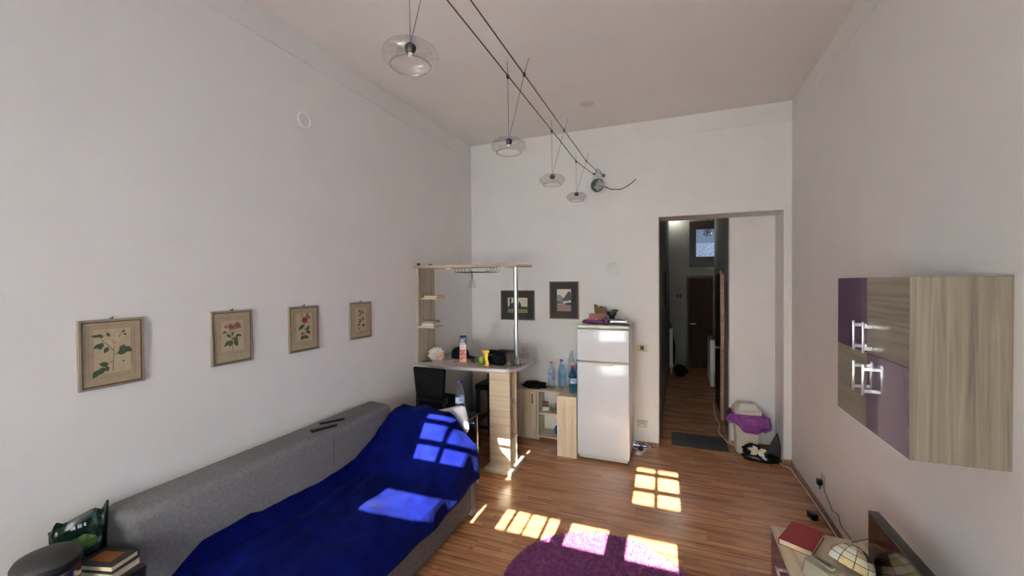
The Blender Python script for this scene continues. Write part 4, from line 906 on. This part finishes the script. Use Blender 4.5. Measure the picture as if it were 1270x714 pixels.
co[:, 2] = np.stack([mx_+ww*np.cos(wv), my_+ww*np.sin(wv), z0_+ht], 1); co[:, 3] = np.stack([mx_-ww*.8*np.cos(wv), my_-ww*.8*np.sin(wv), z0_+ht*.95], 1)
me = bpy.data.meshes.new('pile'); me.from_pydata(co.reshape(-1, 3).tolist(), [], np.arange(n_*4).reshape(-1, 4).tolist())
RUGM = mottled('purple_shag', srgb(118, 62, 104), srgb(152, 88, 134), 30, .9, spec=.1); me.materials.append(RUGM)
o = bpy.data.objects.new('pile', me); C.objects.link(o); o.parent = rg; o['kind'] = 'stuff'

# ================================================================ CORNER BY THE WINDOW END OF THE SOFA
sd = thing('narrow_stand', 'narrow dark stand tucked against the near end of the sofa', 'stand', (-2.45, 1.00, 0))
obj('top', BX(-.185, .21, -.05, .108, .70, .72, bev=.003), 'bwood', sd)
for sx in (-.17, .195):
    for sy in (-.035, .093): obj('leg', BX(sx-.012, sx+.012, sy-.012, sy+.012, 0, .70), 'bwood', sd)
book('thick_book', 'thick cream-paged book at the bottom of the pile on the narrow stand', (-2.36, 1.025, .72), R(14), .19, .125, .034, mat('grey_cover', srgb(70, 72, 74), .6), 'books on the narrow stand')
k_ = book('thick_book', 'black book with orange panel topmost on the narrow stand', (-2.365, 1.025, .755), R(16), .18, .12, .026, mat('black_cover', srgb(24, 24, 26), .5), 'books on the narrow stand')
obj('orange_panel', BX(-.06, .05, -.03, .035, .026, .0268), mat('orange_print', srgb(150, 84, 30), .6), k_)
sb = thing('green_foil_bag', 'crumpled black and green foil bag standing beside the grey sofa', 'bag', (-2.53, 1.0, .72), R(66))
GFM = mottled('green_black_foil', srgb(7, 10, 9), srgb(16, 40, 22), 14, .2, .6)
def fb(u, v):
    th = u*2*math.pi; d_ = (.036*(1-v**1.6)+.003)*math.sin(th); wd = .085+.012*v
    wr = noise.noise(Vector((math.cos(th)*4, v*5, math.sin(th))))
    return (wd*math.copysign(abs(math.cos(th))**.5, math.cos(th)), d_+.010*wr*(.3+v), .001+v*(.225+.03*math.cos(th)+.012*math.sin(math.cos(th)*9)))
b = B(); b.grid(fb, 44, 20, wrap=True); obj('pouch', b, GFM, sb, ang=60)
b = B(); b.blob((.012, -.040, .115), (.042, .010, .032), 5, .3, 3); obj('green_print', b, mottled('green_print', srgb(40, 96, 34), srgb(110, 150, 70), 40, .3), sb)
b = B(); b.box(-.028, -.012, -.026, -.019, .178, .192); b.box(-.006, .008, -.026, -.019, .180, .194); b.box(.014, .022, -.026, -.019, .183, .196); obj('white_print', b, mat('dull_white_print', srgb(150, 156, 160), .5), sb)
tb = thing('pedal_bin', 'round steel bin with dark domed lid at the end of the sofa', 'bin', (-2.37, .838, 0))
obj('body', LA([(0, .0), (.092, .0), (.095, .01), (.095, .86), (0, .86)], n=36), mat('bin_steel', (.42, .40, .38), .22, 1.), tb)
obj('collar', LA([(.096, .845), (.099, .85), (.099, .875), (.096, .88), (0, .88)], n=36), 'blackp', tb)
obj('lid', LA([(.101, .88), (.102, .886), (.092, .904), (.062, .917), (.03, .923), (0, .924)], n=36), mat('dark_lid', (.016, .0155, .016), .55), tb)

# ================================================================ DOORWAY RECESS
mt = thing('door_mat', 'dark grey bristly doormat lying in the doorway', 'doormat', (.30, 5.555, 0))
obj('backing', BX(-.315, .315, -.225, .225, 0, .006), 'blackp', mt)
n_ = 9000; px = (rs.rand(n_)-.5)*.625; py = (rs.rand(n_)-.5)*.445; wv = rs.rand(n_)*6.28; hh = .008+.006*rs.rand(n_); co = np.zeros((n_, 3, 3))
co[:, 0] = np.stack([px-.003*np.cos(wv), py-.003*np.sin(wv), np.full(n_, .005)], 1); co[:, 1] = np.stack([px+.003*np.cos(wv), py+.003*np.sin(wv), np.full(n_, .005)], 1); co[:, 2] = np.stack([px+.004*np.sin(wv), py+.004*np.cos(wv), .005+hh], 1)
me = bpy.data.meshes.new('bristles'); me.from_pydata(co.reshape(-1, 3).tolist(), [], np.arange(n_*3).reshape(-1, 3).tolist()); me.materials.append(mottled('grey_bristle', srgb(38, 38, 40), srgb(92, 92, 94), 140, .95))
o = bpy.data.objects.new('bristles', me); C.objects.link(o); o.parent = mt; o['kind'] = 'stuff'
bn = thing('swing_bin', 'beige plastic waste bin lined with a purple bag in the recess', 'bin', (.80, 5.43, 0), R(4))
BE = mat('beige_plastic', srgb(202, 194, 178), .45)
b = B(); frus(b, .105, .09, 0, .44, 1.26); obj('bucket', b, BE, bn)
b = B()
for i in range(1): frus(b, .142, .122, .44, .50, .98)
obj('rim', b, BE, bn); b = B(); frus(b, .139, .12, .50, .57, .62); ld = obj('hood', b, BE, bn)
b = B(); b.slab([(-.095, -.116, .512), (.095, -.116, .512), (.078, -.072, .576), (-.078, -.072, .576)], (0, -.006, .004)); obj('flap', b, 'whitep', ld)
PB = mat('purple_bag_film', srgb(132, 72, 140), .22, Transmission_Weight=.15, IOR=1.1); bump(PB, 24, .9, .02, 4)
b = B()
def bagf(u, v):
    th = u*2*math.pi; c_, s_ = math.cos(th), math.sin(th)
    sq = lambda a_, k: math.copysign(abs(a_)**.45, a_)*k
    low = .10+.13*math.exp(-((math.degrees(math.atan2(s_, c_))+62)/42)**2)+.025*math.sin(th*3+1)+.012*math.sin(th*7)
    pu = .010+.030*math.sin(v*math.pi)+.022*noise.noise(Vector((c_*4, s_*4, v*2.5)))
    return (sq(c_, .146+pu), sq(s_, .126+pu), .468-v*low)
b.grid(bagf, 90, 12, wrap=True); obj('bag_liner', b, PB, bn, ang=70)
b = B(); b.blob((-.175, -.09, .40), (.045, .035, .045), 31, .35, 3, fr=4); obj('bag_knot', b, PB, bn)
b = B(); b.blob((.17, -.10, .36), (.06, .04, .09), 32, .3, 3, fr=4); obj('bag_fold', b, PB, bn)
sh = thing('black_bag', 'glossy black bag with a pale bow and pointed flap by the bin', 'bag', (.915, 5.20, 0), R(-6))
GB = mat('glossy_black', (.006, .006, .007), .14)
b = B(); b.blob((0, 0, .035), (.185, .085, .06), 41, .1, 4, flat=.001); b.blob((-.09, .02, .09), (.09, .07, .085), 42, .15, 4, flat=.001); obj('body', b, GB, sh, ang=70)
b = B(); b.slab([(.045, .05, .06), (.175, .03, .045), (.178, .035, .16), (.16, .05, .26), (.145, .06, .31), (.115, .06, .25), (.08, .06, .17)], (.01, .022, 0)); obj('flap', b, mat('black_felt', (.014, .014, .016), .7), sh)
b = B()
for an, l in ((2.9, .10), (2.3, .075), (.3, .09), (-.6, .08), (3.6, .08)):
    b.slab([(-.04+u, -.075+.01*math.sin(an)-.2*(0), .125+v) for u, v in leaf2((0, 0), an, l, .024)], (0, -.006, 0))
obj('bow', b, mat('ivory_ribbon', srgb(206, 198, 178), .6), sh)
tag(obj('extension_cord', TB(curve([(.615, 7.3, .02), (.585, 6.7, .012), (.60, 6.3, .008), (.565, 6.0, .008), (.60, 5.75, .010), (.66, 5.58, .008), (.76, 5.575, .007), (.98, 5.57, .007)]), .005, 6), 'whitep'), 'thin white cord running along the hall floor by the mat', 'cord')

# ================================================================ HALL THINGS
um = thing('black_umbrella', 'closed black umbrella hanging by its hook at the hall end', 'umbrella', (.045, 9.80, 0))
b = B(); b.lathe([(0, .12), (.012, .16), (.045, .45), (.052, .58), (.030, .80), (.010, .86)], n=14); obj('canopy', b, 'blackc', um)
obj('handle', TB(curve([(0, 0, .84), (0, 0, 1.0), (-.01, 0, 1.06), (-.06, 0, 1.08), (-.10, 0, 1.04), (-.10, 0, .98)]), .011, 8), 'blackp', um)
obj('ferrule', CY((0, 0, .02), (0, 0, .13), .006), 'wire', um); um.rotation_euler = (0, R(-5), 0)
rd = thing('white_radiator', 'narrow white radiator on the left hall wall behind the umbrella', 'radiator', (-.07, 9.42, 0))
for i in range(4): obj('column', BX(.005, .075, i*.06, i*.06+.042, .14, .96, bev=.012), 'whitep', rd)
obj('pipe', BX(.03, .05, .0, .22, .15, .18), 'whitep', rd); obj('pipe', BX(.03, .05, 0, .22, .92, .95), 'whitep', rd)
for y_ in (.01, .19): obj('foot', BX(.03, .05, y_, y_+.02, 0, .16), 'whitep', rd)
b = B(); b.blob((0, 0, .11), (.13, .12, .12), 51, .15, 4, flat=.001); o = obj('dark_sack', b, 'blackc', loc=(.155, 9.30, 0)); tag(o, 'dark soft sack on the hall floor under the umbrella', 'bag')
wr = thing('shoe_cabinet', 'slim white cabinet with dark tray against the right hall wall', 'cabinet', (.0, 0, 0))
obj('body', BX(.66, .735, 8.45, 9.1, .02, .90, bev=.004), 'whitep', wr); obj('front', BX(.652, .66, 8.46, 9.09, .08, .88), 'whitep', wr); obj('dark_tray', BX(.645, .73, 8.45, 8.75, .90, .97, bev=.01), 'blackp', wr); obj('plinth', BX(.67, .735, 8.46, 9.09, 0, .03), 'blackp', wr)
for i, x_ in enumerate((.11, .175)):
    s_ = thing('light_switch', ['small dark light switch on the hall end wall, nearer the radiator', 'small dark light switch on the hall end wall, nearer the brown door'][i], 'switch', (x_, 10.22, 1.62), 0, 'hall light switches'); obj('plate', BX(-.018, .018, -.012, -.001, 0, .08, bev=.002), 'blackp', s_); obj('rocker', BX(-.008, .008, -.016, -.012, .02, .06), 'wire', s_)
hp = thing('hall_picture', 'dark framed picture hanging on the left hall wall', 'picture', (-.125, 7.6, 1.55)); 
obj('frame', BX(.005, .022, -.22, .22, 0, .62, bev=.003), DF, hp); obj('print', BX(.022, .0235, -.18, .18, .04, .58), mottled('dim_print', srgb(70, 60, 46), srgb(110, 96, 72), 9, .7), hp)
hl = thing('hall_lamp', 'small glass ceiling lamp hanging before the hall transom window', 'lamp', (.66, 9.2, 2.96))
obj('shade', LA([(.02, .10), (.06, .08), (.09, .02), (.07, -.03), (.03, -.05)], n=20), 'smoke', hl); obj('rod', CY((0, 0, .09), (0, 0, .74), .006), 'wire', hl); obj('bulb', LA([(0, .06), (.02, .05), (.025, .02), (0, -.01)], n=12), 'whitep', hl)
wl = thing('hall_wall_lamp', 'lit white wall lamp high on the end wall of the hall', 'lamp', (.03, 10.16, 3.52))
obj('holder', BX(-.03, .03, .02, .058, -.03, .05, bev=.004), 'whitep', wl)
obj('bulb', LA([(0, .05), (.03, .03), (.035, 0), (.02, -.03), (0, -.04)], n=14), mat('lit_bulb', (1, 1, .95), .5, Emission_Color=(1, .97, .88, 1), Emission_Strength=6), wl)
pl_ = bpy.data.lights.new('hall_bulb_light', 'POINT'); pl_.energy = 6; pl_.color = (1, .97, .9); pl_.shadow_soft_size = .05
po = bpy.data.objects.new('hall_bulb_light', pl_); C.objects.link(po); po.location = (.04, 10.02, 3.46)
